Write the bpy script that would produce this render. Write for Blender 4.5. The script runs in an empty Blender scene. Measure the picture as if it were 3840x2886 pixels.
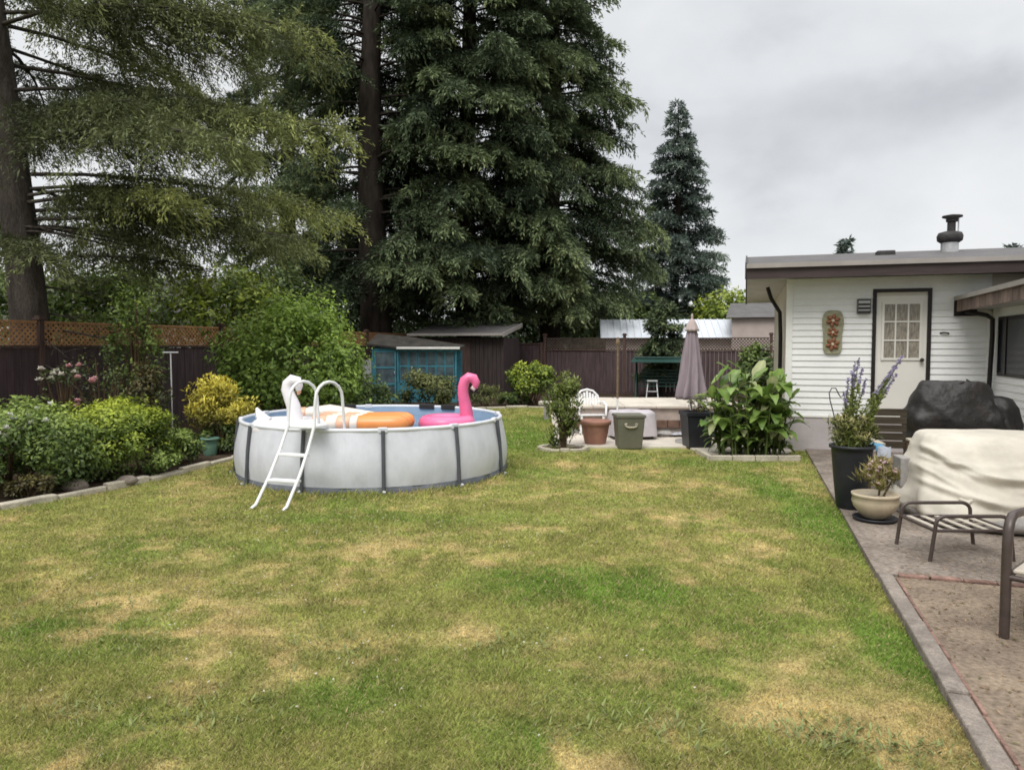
import bpy, math, random
import numpy as np
from mathutils import Vector, Matrix
R = math.radians
random.seed(7)
RNG = np.random.default_rng(11)
scene = bpy.context.scene
COL = scene.collection

# ------------------------------------------------------------------ camera
EYE, FPX, CX, CY = 1.75, 921.0, 633.5, 476.0
PITCH = math.atan(49.0 / FPX)
cam_d = bpy.data.cameras.new('camera')
cam_d.sensor_width = 36.0
cam_d.lens = 36.0 * FPX / 1267.0
cam_d.clip_start, cam_d.clip_end = 0.05, 3000
cam = bpy.data.objects.new('camera', cam_d)
COL.objects.link(cam)
cam.location = (0, 0, EYE)
cam.rotation_euler = (R(90) - PITCH, 0, 0)
scene.camera = cam

def ray(x, y):
    a, b = (x - CX) / FPX, -(y - CY) / FPX
    return Vector((a, math.cos(PITCH) + b * math.sin(PITCH), -math.sin(PITCH) + b * math.cos(PITCH)))
def G(x, y, h=0.0):                       # where the sight line through a measured point meets height h
    r = ray(x, y); t = (h - EYE) / r.z
    return Vector((r.x * t, r.y * t, h))
def D(x, y, Y):                           # ... and where it is at depth Y
    r = ray(x, y); t = Y / r.y
    return Vector((r.x * t, Y, EYE + r.z * t))

# ------------------------------------------------------------------ materials
MATS = {}
def nodes_of(name):
    m = bpy.data.materials.new(name); m.use_nodes = True
    nt = m.node_tree; b = nt.nodes['Principled BSDF']
    MATS[name] = m
    return m, nt, b
def mat(name, col, rough=0.6, var=0.25, scale=6.0, metal=0.0, bump=0.0, bscale=None, stretch=(1, 1, 1), col2=None, spec=0.3, detail=5, fine=0.0):
    m, nt, b = nodes_of(name)
    N = nt.nodes; L = nt.links
    tc = N.new('ShaderNodeTexCoord'); mp = N.new('ShaderNodeMapping'); mp.inputs['Scale'].default_value = stretch
    L.new(tc.outputs['Object'], mp.inputs['Vector'])
    no = N.new('ShaderNodeTexNoise'); no.inputs['Scale'].default_value = scale; no.inputs['Detail'].default_value = detail
    no.inputs['Roughness'].default_value = 0.62
    L.new(mp.outputs['Vector'], no.inputs['Vector'])
    rp = N.new('ShaderNodeValToRGB')
    c2 = col2 if col2 else tuple(c * (1 - var) for c in col)
    c1 = col if col2 else tuple(min(1, c * (1 + var * 0.6)) for c in col)
    rp.color_ramp.elements[0].position = 0.3; rp.color_ramp.elements[1].position = 0.7
    rp.color_ramp.elements[0].color = (*c2, 1); rp.color_ramp.elements[1].color = (*c1, 1)
    L.new(no.outputs['Fac'], rp.inputs['Fac'])
    out = rp.outputs['Color']
    if fine > 0:
        n3 = N.new('ShaderNodeTexNoise'); n3.inputs['Scale'].default_value = scale * 14; n3.inputs['Detail'].default_value = 3
        L.new(mp.outputs['Vector'], n3.inputs['Vector'])
        mr = N.new('ShaderNodeMapRange'); mr.inputs['From Min'].default_value = 0.25; mr.inputs['From Max'].default_value = 0.75
        mr.inputs['To Min'].default_value = 1 - fine; mr.inputs['To Max'].default_value = 1 + fine
        L.new(n3.outputs['Fac'], mr.inputs['Value'])
        mx = N.new('ShaderNodeVectorMath'); mx.operation = 'SCALE'
        L.new(out, mx.inputs[0]); L.new(mr.outputs['Result'], mx.inputs['Scale'])
        out = mx.outputs['Vector']
    L.new(out, b.inputs['Base Color'])
    b.inputs['Roughness'].default_value = rough; b.inputs['Metallic'].default_value = metal
    b.inputs['Specular IOR Level'].default_value = spec
    if bump > 0:
        n2 = N.new('ShaderNodeTexNoise'); n2.inputs['Scale'].default_value = bscale or scale * 6; n2.inputs['Detail'].default_value = 4
        L.new(mp.outputs['Vector'], n2.inputs['Vector'])
        bp = N.new('ShaderNodeBump'); bp.inputs['Strength'].default_value = bump; bp.inputs['Distance'].default_value = 0.02
        L.new(n2.outputs['Fac'], bp.inputs['Height']); L.new(bp.outputs['Normal'], b.inputs['Normal'])
    return m
def leaf_mat(name, trans=0.25, rough=0.55, spec=0.25):
    m, nt, b = nodes_of(name)
    N = nt.nodes; L = nt.links
    at = N.new('ShaderNodeAttribute'); at.attribute_name = 'Col'
    L.new(at.outputs['Color'], b.inputs['Base Color'])
    b.inputs['Roughness'].default_value = rough; b.inputs['Specular IOR Level'].default_value = spec
    tr = N.new('ShaderNodeBsdfTranslucent'); L.new(at.outputs['Color'], tr.inputs['Color'])
    mx = N.new('ShaderNodeMixShader'); mx.inputs['Fac'].default_value = trans
    L.new(b.outputs['BSDF'], mx.inputs[1]); L.new(tr.outputs['BSDF'], mx.inputs[2])
    L.new(mx.outputs['Shader'], N['Material Output'].inputs['Surface'])
    return m
M_NEEDLE = leaf_mat('conifer_needles', 0.22, 0.6, 0.15)
M_LEAF = leaf_mat('broad_leaves', 0.25, 0.45, 0.35)
M_GLOSSY = leaf_mat('glossy_leaves', 0.34, 0.32, 0.5)
M_GRASS = leaf_mat('grass_blades', 0.2, 0.6, 0.15)
M_PETAL = leaf_mat('petals', 0.3, 0.6, 0.1)
M_BARK = mat('bark', (0.085, 0.072, 0.062), 0.9, 0.6, 5, bump=1.0, bscale=16, stretch=(1, 1, 0.25), spec=0.1, fine=.4)
M_DARKBARK = mat('dark_bark', (0.035, 0.028, 0.023), 0.9, 0.6, 5, bump=0.8, bscale=14, stretch=(1, 1, 0.25), spec=0.1)
M_STEM = mat('green_stem', (0.09, 0.12, 0.035), 0.7, 0.3, 8, spec=0.2)
M_TWIG = mat('brown_twig', (0.09, 0.06, 0.035), 0.8, 0.4, 8, spec=0.1)
M_SOIL = mat('bed_soil', (0.06, 0.042, 0.028), 0.95, 0.5, 4, bump=1.0, bscale=25, spec=0.1, fine=.4)
M_GROUND = mat('far_ground', (0.07, 0.085, 0.03), 0.95, 0.5, 0.4, spec=0.1, col2=(0.10, 0.08, 0.045))
M_SIDING = mat('white_siding', (0.80, 0.80, 0.78), 0.5, 0.07, 1.2, stretch=(1, 1, 2.5), spec=0.3, fine=.03)
M_TRIMW = mat('white_trim', (0.80, 0.79, 0.75), 0.5, 0.08, 3)
M_SIDEWALL = mat('beige_wall', (0.58, 0.54, 0.46), 0.6, 0.12, 2)
M_SKIRT = mat('painted_skirting', (0.47, 0.43, 0.425), 0.7, 0.15, 2, bump=0.2, bscale=20)
M_FASCIA = mat('weathered_fascia', (0.062, 0.045, 0.043), 0.7, 0.4, 3, stretch=(.4, 1, 3))
M_SOFFIT = mat('soffit_paint', (0.42, 0.41, 0.39), 0.7, 0.15, 3)
M_ROOF = mat('grey_roofing', (0.115, 0.108, 0.106), 0.8, 0.25, 3, bump=0.3, bscale=40, fine=.15)
M_GUTTER = mat('pale_gutter', (0.34, 0.31, 0.285), 0.5, 0.15, 2)
M_BLACKTRIM = mat('black_trim', (0.022, 0.018, 0.017), 0.5, 0.3, 5)
M_DOOR = mat('door_paint', (0.74, 0.71, 0.65), 0.45, 0.06, 2)
M_CURTAIN = mat('curtain_behind_pane', (0.30, 0.27, 0.22), 0.25, 0.55, 9, stretch=(6, 6, 1.2), spec=0.5)
M_DARKGLASS = mat('dark_window_glass', (0.010, 0.010, 0.014), 0.15, 0.5, 3, spec=0.12)
M_METAL_DK = mat('dark_metal', (0.05, 0.043, 0.04), 0.45, 0.3, 8, metal=0.3)
M_METAL_BR = mat('brown_powdercoat', (0.075, 0.055, 0.048), 0.38, 0.3, 10, metal=0.25, spec=0.5)
M_GALV = mat('galvanised_metal', (0.52, 0.52, 0.52), 0.4, 0.25, 6, metal=0.5)
M_SOOT = mat('sooty_metal', (0.05, 0.045, 0.045), 0.7, 0.5, 9)
M_WHITEPL = mat('white_plastic', (0.78, 0.78, 0.78), 0.35, 0.06, 4, spec=0.5)
M_GREYFOOT = mat('grey_plastic', (0.5, 0.5, 0.5), 0.5, 0.15, 4)
M_LINER = mat('pool_wall_vinyl', (0.60, 0.61, 0.65), 0.42, 0.16, 2.2, bump=0.45, bscale=4.5, spec=0.4, stretch=(1.6, 1.6, .8))
M_LINERIN = mat('pool_liner_blue', (0.30, 0.40, 0.52), 0.4, 0.12, 3)
M_POST = mat('pool_post_grey', (0.075, 0.08, 0.09), 0.45, 0.2, 6, spec=0.4)
M_BAND = mat('pool_base_band', (0.13, 0.14, 0.16), 0.6, 0.35, 5)
M_RAIL = mat('pool_rail_white', (0.66, 0.67, 0.70), 0.4, 0.08, 5)
M_PINK = mat('pink_vinyl', (0.80, 0.16, 0.33), 0.3, 0.12, 4, spec=0.5)
M_SWAN = mat('white_vinyl', (0.80, 0.77, 0.78), 0.3, 0.06, 4, spec=0.5)
M_ORANGE = mat('orange_vinyl', (0.78, 0.27, 0.07), 0.32, 0.12, 4, spec=0.5)
M_PEACH = mat('peach_vinyl', (0.72, 0.40, 0.26), 0.32, 0.2, 5, spec=0.5)
M_CREAMV = mat('cream_vinyl', (0.78, 0.68, 0.58), 0.32, 0.1, 4, spec=0.5)
M_BLACKV = mat('black_vinyl', (0.03, 0.025, 0.025), 0.4, 0.2, 4)
M_FENCE = mat('stained_boards', (0.085, 0.058, 0.060), 0.75, 0.4, 3.5, stretch=(5, 5, 0.5), bump=0.3, bscale=30, spec=0.2, fine=.2)
M_FENCE2 = mat('stained_posts', (0.10, 0.062, 0.052), 0.75, 0.4, 5, stretch=(3, 3, 0.5), spec=0.2)
M_LATT = mat('cedar_lattice', (0.47, 0.25, 0.12), 0.75, 0.4, 5, spec=0.2)
M_LATTDK = mat('dark_lattice', (0.10, 0.075, 0.062), 0.8, 0.35, 5, spec=0.2)
M_TEAL = mat('teal_paint', (0.075, 0.27, 0.34), 0.5, 0.35, 5)
M_PANE = mat('greenhouse_pane', (0.10, 0.14, 0.16), 0.12, 0.6, 4, spec=0.6)
M_GREYPANEL = mat('grey_panel', (0.42, 0.43, 0.43), 0.6, 0.2, 4)
M_MOSSROOF = mat('mossy_roof', (0.05, 0.045, 0.038), 0.9, 0.5, 5, bump=0.4)
M_SHEDWOOD = mat('dark_shed_wood', (0.055, 0.042, 0.040), 0.8, 0.4, 4, stretch=(5, 5, .4), spec=0.15)
M_TIN = mat('pale_tin_roof', (0.60, 0.63, 0.67), 0.45, 0.12, 1.5, stretch=(3, 1, 1), metal=0.1)
M_CONC = mat('concrete', (0.36, 0.34, 0.32), 0.85, 0.3, 2.2, bump=0.3, bscale=40, fine=.15, spec=0.2)
M_CURB = mat('kerb_concrete', (0.235, 0.20, 0.17), 0.9, 0.45, 7, bump=0.5, bscale=60, fine=.25, spec=0.2)
M_SLAB = mat('patio_slab', (0.29, 0.245, 0.205), 0.9, 0.35, 1.9, bump=0.5, bscale=60, fine=.38, spec=0.12, col2=(0.125, 0.10, 0.082), detail=9)
M_DIRTPAVE = mat('littered_pavers', (0.275, 0.215, 0.155), 0.95, 0.35, 2.6, bump=0.6, bscale=90, fine=.35, spec=0.12, col2=(0.15, 0.115, 0.09), detail=9)
M_BRICK = mat('red_brick', (0.235, 0.145, 0.115), 0.9, 0.6, 9, bump=0.3, fine=.2, spec=0.2)
M_EDGING = mat('pale_stone_edging', (0.48, 0.43, 0.34), 0.85, 0.3, 4, bump=0.4, bscale=30, fine=.2, spec=0.2)
M_PLATTOP = mat('cream_paving', (0.60, 0.54, 0.46), 0.8, 0.2, 2.5, fine=.1)
M_PLATFRONT = mat('pinkish_stucco', (0.46, 0.38, 0.335), 0.85, 0.2, 4, bump=0.3, fine=.15)
M_TERRA = mat('terracotta', (0.33, 0.17, 0.125), 0.8, 0.25, 5, bump=0.15)
M_BLACKPOT = mat('black_pot', (0.018, 0.019, 0.024), 0.45, 0.4, 5, spec=0.4)
M_BIN = mat('olive_grey_bin', (0.14, 0.135, 0.10), 0.5, 0.15, 4)
M_PLANTER = mat('cream_glazed_pot', (0.50, 0.42, 0.30), 0.5, 0.2, 5, spec=0.4)
M_GREENPOT = mat('green_glazed_pot', (0.14, 0.26, 0.19), 0.4, 0.25, 5, spec=0.5)
M_UMB = mat('mauve_canvas', (0.30, 0.245, 0.27), 0.85, 0.18, 3, stretch=(3, 3, .5), spec=0.15)
M_UMBTOP = mat('faded_canvas', (0.46, 0.38, 0.36), 0.85, 0.12, 3, spec=0.15)
M_COVERB = mat('black_grill_cover', (0.026, 0.022, 0.019), 0.5, 0.55, 4.5, bump=0.8, bscale=11, spec=0.4, col2=(0.014, 0.013, 0.013), fine=.3)
M_COVERC = mat('cream_canvas_cover', (0.58, 0.535, 0.455), 0.85, 0.22, 2.2, bump=0.25, bscale=8, spec=0.15)
M_WOOD = mat('weathered_wood', (0.20, 0.14, 0.085), 0.8, 0.4, 4, stretch=(1, 1, 5), bump=0.3)
M_BARREL = mat('barrel_wood', (0.060, 0.047, 0.032), 0.8, 0.5, 4, stretch=(.6, .6, 6), bump=0.3)
M_BLUE = mat('blue_cloth', (0.12, 0.33, 0.52), 0.8, 0.2, 6)
M_PALECLOTH = mat('pale_cloth', (0.36, 0.38, 0.42), 0.8, 0.2, 6)
M_PLAQUE = mat('painted_plaque', (0.30, 0.29, 0.19), 0.7, 0.35, 14)
M_PLAQUER = mat('plaque_relief', (0.27, 0.115, 0.06), 0.7, 0.45, 16)
M_PLAQUEC = mat('plaque_centre', (0.55, 0.48, 0.36), 0.7, 0.2, 16)
M_LAMP = mat('grey_lamp', (0.20, 0.20, 0.21), 0.5, 0.35, 14)
M_GREENMET = mat('green_metal', (0.020, 0.058, 0.048), 0.5, 0.35, 8)
M_STONE = mat('field_stone', (0.24, 0.20, 0.165), 0.9, 0.4, 6, bump=0.6, fine=.25)
M_STRAP = mat('pale_strap', (0.45, 0.40, 0.33), 0.7, 0.2, 8)
M_HOUSEPINK = mat('pale_neighbour_wall', (0.50, 0.42, 0.38), 0.7, 0.15, 2)

def water_mat():
    m, nt, b = nodes_of('pool_water')
    N = nt.nodes; L = nt.links
    b.inputs['Base Color'].default_value = (0.13, 0.22, 0.33, 1); b.inputs['Roughness'].default_value = 0.06
    b.inputs['Specular IOR Level'].default_value = 0.6
    n = N.new('ShaderNodeTexNoise'); n.inputs['Scale'].default_value = 7; n.inputs['Detail'].default_value = 3
    bp = N.new('ShaderNodeBump'); bp.inputs['Strength'].default_value = 0.25; bp.inputs['Distance'].default_value = 0.03
    tc = N.new('ShaderNodeTexCoord'); L.new(tc.outputs['Object'], n.inputs['Vector'])
    L.new(n.outputs['Fac'], bp.inputs['Height']); L.new(bp.outputs['Normal'], b.inputs['Normal'])
    return m
M_WATER = water_mat()
def lawn_mat():
    m, nt, b = nodes_of('lawn_turf')
    N = nt.nodes; L = nt.links
    at = N.new('ShaderNodeAttribute'); at.attribute_name = 'Col'
    tc = N.new('ShaderNodeTexCoord')
    n = N.new('ShaderNodeTexNoise'); n.inputs['Scale'].default_value = 38; n.inputs['Detail'].default_value = 6; n.inputs['Roughness'].default_value = .75
    L.new(tc.outputs['Object'], n.inputs['Vector'])
    mr = N.new('ShaderNodeMapRange'); mr.inputs['From Min'].default_value = .3; mr.inputs['From Max'].default_value = .7
    mr.inputs['To Min'].default_value = .55; mr.inputs['To Max'].default_value = 1.4
    L.new(n.outputs['Fac'], mr.inputs['Value'])
    v = N.new('ShaderNodeVectorMath'); v.operation = 'SCALE'
    L.new(at.outputs['Color'], v.inputs[0]); L.new(mr.outputs['Result'], v.inputs['Scale'])
    L.new(v.outputs['Vector'], b.inputs['Base Color'])
    b.inputs['Roughness'].default_value = .9; b.inputs['Specular IOR Level'].default_value = .1
    bp = N.new('ShaderNodeBump'); bp.inputs['Strength'].default_value = .8; bp.inputs['Distance'].default_value = .02
    L.new(n.outputs['Fac'], bp.inputs['Height']); L.new(bp.outputs['Normal'], b.inputs['Normal'])
    return m
M_LAWN = lawn_mat()

# ------------------------------------------------------------------ object helpers
def tag(o, label=None, cat=None, group=None, kind=None):
    if label: o['label'] = label
    if cat: o['category'] = cat
    if group: o['group'] = group
    if kind: o['kind'] = kind
    return o
def empty(name, loc, rz=0.0, label=None, cat=None, group=None):
    o = bpy.data.objects.new(name, None); COL.objects.link(o)
    o.empty_display_size = 0.2
    o.location = loc; o.rotation_euler = (0, 0, rz)
    return tag(o, label, cat, group)
def copy_tree(o, parent=None):
    c = o.copy(); COL.objects.link(c); c.parent = parent
    for ch in list(o.children):
        copy_tree(ch, c)
    return c

class MB:
    def __init__(s): s.v = []; s.f = []; s.sm = []
    def add(s, vs, fs, smooth=False):
        n = len(s.v); s.v += [tuple(v) for v in vs]
        s.f += [tuple(i + n for i in f) for f in fs]; s.sm += [smooth] * len(fs)
        return s
    def box(s, x0, x1, y0, y1, z0, z1, rz=0.0, c=None):
        vs = [(x, y, z) for z in (z0, z1) for x, y in ((x0, y0), (x1, y0), (x1, y1), (x0, y1))]
        if rz:
            cx, cy = c or ((x0 + x1) / 2, (y0 + y1) / 2); co, si = math.cos(rz), math.sin(rz)
            vs = [(cx + (x - cx) * co - (y - cy) * si, cy + (x - cx) * si + (y - cy) * co, z) for x, y, z in vs]
        return s.add(vs, [(0, 3, 2, 1), (4, 5, 6, 7), (0, 1, 5, 4), (1, 2, 6, 5), (2, 3, 7, 6), (3, 0, 4, 7)])
    def bar(s, a, b, w, h, up=(0, 0, 1)):
        a, b = Vector(a), Vector(b); d = (b - a).normalized(); u = Vector(up)
        if abs(d.dot(u)) > .98: u = Vector((1, 0, 0))
        r = d.cross(u).normalized(); u = r.cross(d)
        vs = [p + r * sx * w / 2 + u * sz * h / 2 for p in (a, b) for sx, sz in ((-1, -1), (1, -1), (1, 1), (-1, 1))]
        return s.add(vs, [(0, 1, 2, 3), (7, 6, 5, 4), (0, 4, 5, 1), (1, 5, 6, 2), (2, 6, 7, 3), (3, 7, 4, 0)])
    def tube(s, pts, r, n=8, closed=False, flat=1.0):
        pts = [Vector(p) for p in pts]; K = len(pts)
        rs = r if isinstance(r, (list, tuple)) else [r] * K
        vs = []; prev = None
        for i, p in enumerate(pts):
            a = pts[(i - 1) % K] if closed else pts[max(i - 1, 0)]
            b = pts[(i + 1) % K] if closed else pts[min(i + 1, K - 1)]
            t = (b - a).normalized()
            if prev is None:
                u = Vector((0, 0, 1)) if abs(t.z) < .9 else Vector((1, 0, 0))
                u = (u - t * u.dot(t)).normalized()
            else:
                u = (prev - t * prev.dot(t)).normalized()
            prev = u; w = t.cross(u)
            for k in range(n):
                an = 2 * math.pi * k / n
                vs.append(p + (u * math.cos(an) * flat + w * math.sin(an)) * rs[i])
        fs = []
        for i in range(K if closed else K - 1):
            j = (i + 1) % K
            for k in range(n):
                fs.append((i * n + k, i * n + (k + 1) % n, j * n + (k + 1) % n, j * n + k))
        s.add(vs, fs, True)
        if not closed:
            s.add(vs[:n], [tuple(range(n))[::-1]]); s.add(vs[-n:], [tuple(range(n))])
        return s
    def lathe(s, prof, n=32, c=(0, 0), cap=True, fn=None, smooth=True):
        vs = []
        for r, z in prof:
            for k in range(n):
                a = 2 * math.pi * k / n; rr = r if fn is None else fn(r, z, a)
                vs.append((c[0] + rr * math.cos(a), c[1] + rr * math.sin(a), z))
        fs = [(i * n + k, i * n + (k + 1) % n, (i + 1) * n + (k + 1) % n, (i + 1) * n + k) for i in range(len(prof) - 1) for k in range(n)]
        s.add(vs, fs, smooth)
        if cap:
            s.add(vs[:n], [tuple(range(n))[::-1]]); s.add(vs[-n:], [tuple(range(n))])
        return s
    def poly(s, pts, z0, z1):
        n = len(pts)
        vs = [(x, y, z0) for x, y in pts] + [(x, y, z1) for x, y in pts]
        return s.add(vs, [tuple(range(n))[::-1], tuple(range(n, 2 * n))] + [(i, (i + 1) % n, (i + 1) % n + n, i + n) for i in range(n)])
    def build(s, name, m, parent=None, bevel=0.0, subsurf=0, **tags):
        me = bpy.data.meshes.new(name); me.from_pydata(s.v, [], s.f)
        me.polygons.foreach_set('use_smooth', s.sm)
        me.materials.append(m); me.update()
        o = bpy.data.objects.new(name, me); COL.objects.link(o); o.parent = parent
        if bevel:
            b = o.modifiers.new('bevel', 'BEVEL'); b.width = bevel; b.segments = 2; b.limit_method = 'ANGLE'
        if subsurf:
            q = o.modifiers.new('sub', 'SUBSURF'); q.levels = q.render_levels = subsurf
        return tag(o, **tags) if tags else o

def np_mesh(name, V, F, m, parent=None, colors=None, smooth=False):
    me = bpy.data.meshes.new(name)
    V = np.ascontiguousarray(V, dtype=np.float32); F = np.ascontiguousarray(F, dtype=np.int32)
    k = F.shape[1]
    me.vertices.add(len(V)); me.vertices.foreach_set('co', V.ravel())
    me.loops.add(F.size); me.loops.foreach_set('vertex_index', F.ravel())
    me.polygons.add(len(F)); me.polygons.foreach_set('loop_start', np.arange(0, F.size, k, dtype=np.int32))
    me.polygons.foreach_set('loop_total', np.full(len(F), k, dtype=np.int32))
    if smooth: me.polygons.foreach_set('use_smooth', np.ones(len(F), dtype=bool))
    if colors is not None:
        a = me.attributes.new('Col', 'FLOAT_COLOR', 'POINT')
        c = np.ones((len(V), 4), dtype=np.float32); c[:, :3] = colors
        a.data.foreach_set('color', c.ravel())
    me.materials.append(m); me.update(calc_edges=True); me.validate()
    o = bpy.data.objects.new(name, me); COL.objects.link(o); o.parent = parent
    return o
def norm(a): return a / np.maximum(np.linalg.norm(a, axis=-1, keepdims=True), 1e-9)

class Leaves:                      # many small four-sided leaves gathered into one mesh
    def __init__(s): s.V = []; s.C = []
    def add(s, P, d, n, ln, wd, col):
        P = np.asarray(P, float); N = len(P)
        d = norm(d); sd = norm(np.cross(d, n)); nn = np.cross(sd, d)
        ln = np.broadcast_to(ln, N)[:, None]; wd = np.broadcast_to(wd, N)[:, None]
        col = np.broadcast_to(col, (N, 3))
        mid = P + d * ln * 0.45 + nn * ln * 0.06
        V = np.stack([P, mid - sd * wd / 2, P + d * ln, mid + sd * wd / 2], 1)
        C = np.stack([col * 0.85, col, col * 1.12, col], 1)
        s.V.append(V.reshape(-1, 3)); s.C.append(C.reshape(-1, 3))
    def build(s, name, m, parent=None):
        V = np.concatenate(s.V); C = np.concatenate(s.C)
        F = np.arange(len(V)).reshape(-1, 4)
        return np_mesh(name, V, F, m, parent, C)

def rand_dirs(n, rng=RNG):
    return norm(rng.normal(size=(n, 3)))

# ------------------------------------------------------------------ plants
def conifer(name, x, y, H, tr, z0, zf, prof, label, seed, cols, rise=.12, droop=.3, nd=(.16, .035), dens=1.0, per_m=9, lean=(0, 0), m_bark=None, hang=.25, group=None, azbias=None, sub=(.9, .25), dead=0, gap=.0, s0=.22, avoid=0.0, limb=1.0):
    rng = np.random.default_rng(seed)
    root = empty(name, (x, y, 0), 0, label, 'tree', group)
    # trunk
    K = 14; pts = []; rs = []
    for i in range(K):
        f = i / (K - 1); z = f * H
        pts.append((lean[0] * z + .1 * math.sin(z * .35 + seed), lean[1] * z + .1 * math.cos(z * .3 + seed), z - .1))
        rs.append(max(.02, tr * ((1 - f) ** .8) * (1.0 + .45 * math.exp(-z / .6))))
    tb = MB().tube(pts, rs, 14)
    lv = Leaves()
    bz = z0; c0, c1, c2 = [np.array(c) for c in cols]
    nb = 0
    ptsA = np.array(pts)
    while bz < H - .2:
        full = bz < zf
        step = (1.0 / per_m) * (1 if full else 2.6)
        bz += step * rng.uniform(.6, 1.4)
        L = prof(bz) * rng.uniform(.68, 1.12)
        if gap and rng.random() < gap: continue
        if L < .15: continue
        az = rng.uniform(0, 2 * math.pi)
        if azbias is not None and rng.random() < azbias[1]: az = azbias[0] + rng.normal() * .6
        if avoid and math.sin(az) < -.35 and rng.random() < avoid: continue
        o = np.array([math.cos(az), math.sin(az), 0.]); sd = np.array([-o[1], o[0], 0.])
        base = np.array([np.interp(bz, ptsA[:, 2], ptsA[:, 0]), np.interp(bz, ptsA[:, 2], ptsA[:, 1]), bz])
        ri = rise * rng.uniform(.4, 1.7); dr = droop * rng.uniform(.7, 1.3); bend = rng.normal() * .18
        def bp(s):
            s = np.asarray(s)[:, None]
            return base + o * L * s + sd * L * bend * s * s + np.array([0, 0, 1.]) * L * (ri * s - dr * s * s)
        ss = np.linspace(0, 1, 6)
        rb = min(.06, .010 + .010 * L) * limb
        tb.tube([Vector(p) for p in bp(ss)], [rb * (1 - .85 * q) + .004 for q in ss], 5)
        # side twigs
        nt = max(6, int(L * 15 * dens)); bb = rng.uniform(-.30, .34)
        s = np.sort(rng.uniform(.12 if L < 2 else s0, 1.0, nt)) ** .85
        P = bp(s); T = norm(bp(np.minimum(s + .03, 1.05)) - bp(s - .03))
        sign = rng.choice([-1, 1], nt)[:, None]
        ang = rng.uniform(.5, 1.15, nt)[:, None]
        td = norm(T * np.cos(ang) + sd * sign * np.sin(ang) + np.array([0, 0, 1.]) * rng.normal(-.08, .22, nt)[:, None])
        tl = np.clip(sub[0] * (1.15 - s) ** .6 * (.40 + .26 * L), sub[1], 1.7) * rng.uniform(.55, 1.2, nt)
        bright = rng.uniform(0, 1, nt)
        k = np.maximum(4, (tl / (nd[0] * .185)).astype(int))
        idx = np.repeat(np.arange(nt), k)
        q = rng.uniform(0.02, 1, len(idx))
        NP = P[idx] + td[idx] * (tl[idx] * q)[:, None] - np.array([0, 0, 1.]) * (hang * tl[idx] * q * q)[:, None]
        NP += rng.normal(0, .02, NP.shape) * (1 + L * .2)
        dirs = norm(td[idx] + rng.normal(0, .55, NP.shape) - np.array([0, 0, 1.]) * hang * 1.1 * q[:, None])
        nn = norm(np.array([0, 0, 1.]) + rng.normal(0, .6, NP.shape))
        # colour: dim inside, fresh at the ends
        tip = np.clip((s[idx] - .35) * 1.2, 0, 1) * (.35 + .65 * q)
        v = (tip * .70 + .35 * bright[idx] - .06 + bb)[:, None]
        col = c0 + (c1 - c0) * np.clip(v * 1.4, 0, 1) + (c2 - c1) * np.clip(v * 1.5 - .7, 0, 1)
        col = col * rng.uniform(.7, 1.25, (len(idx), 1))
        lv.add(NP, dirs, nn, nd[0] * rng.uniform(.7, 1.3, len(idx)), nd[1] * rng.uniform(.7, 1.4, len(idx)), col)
        nb += 1
    for i in range(dead):                       # bare lower limbs
        z = rng.uniform(z0 * .45, z0 * 1.3); az = rng.uniform(-.9, 1.1); L = rng.uniform(1.0, 3.0)
        p0 = np.array([np.interp(z, ptsA[:, 2], ptsA[:, 0]), np.interp(z, ptsA[:, 2], ptsA[:, 1]), z])
        o = np.array([math.cos(az), math.sin(az), 0])
        pp = [p0 + o * L * t + np.array([0, 0, 1]) * L * (-.05 * t - .12 * t * t) for t in np.linspace(0, 1, 5)]
        tb.tube([Vector(p) for p in pp], [.028, .022, .016, .01, .004], 5)
        for j in range(5):
            t = rng.uniform(.3, .95); a = p0 + o * L * t + np.array([0, 0, 1]) * L * (-.05 * t - .12 * t * t)
            e = a + norm(rng.normal(size=3) * [1, 1, .5] + o) * rng.uniform(.2, .6)
            tb.tube([Vector(a), Vector((a + e) / 2 + [0, 0, .03]), Vector(e)], [.008, .006, .002], 4)
    tb.build('trunk', m_bark or M_DARKBARK, root)
    lv.build('crown', M_NEEDLE, root)
    return root

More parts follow.
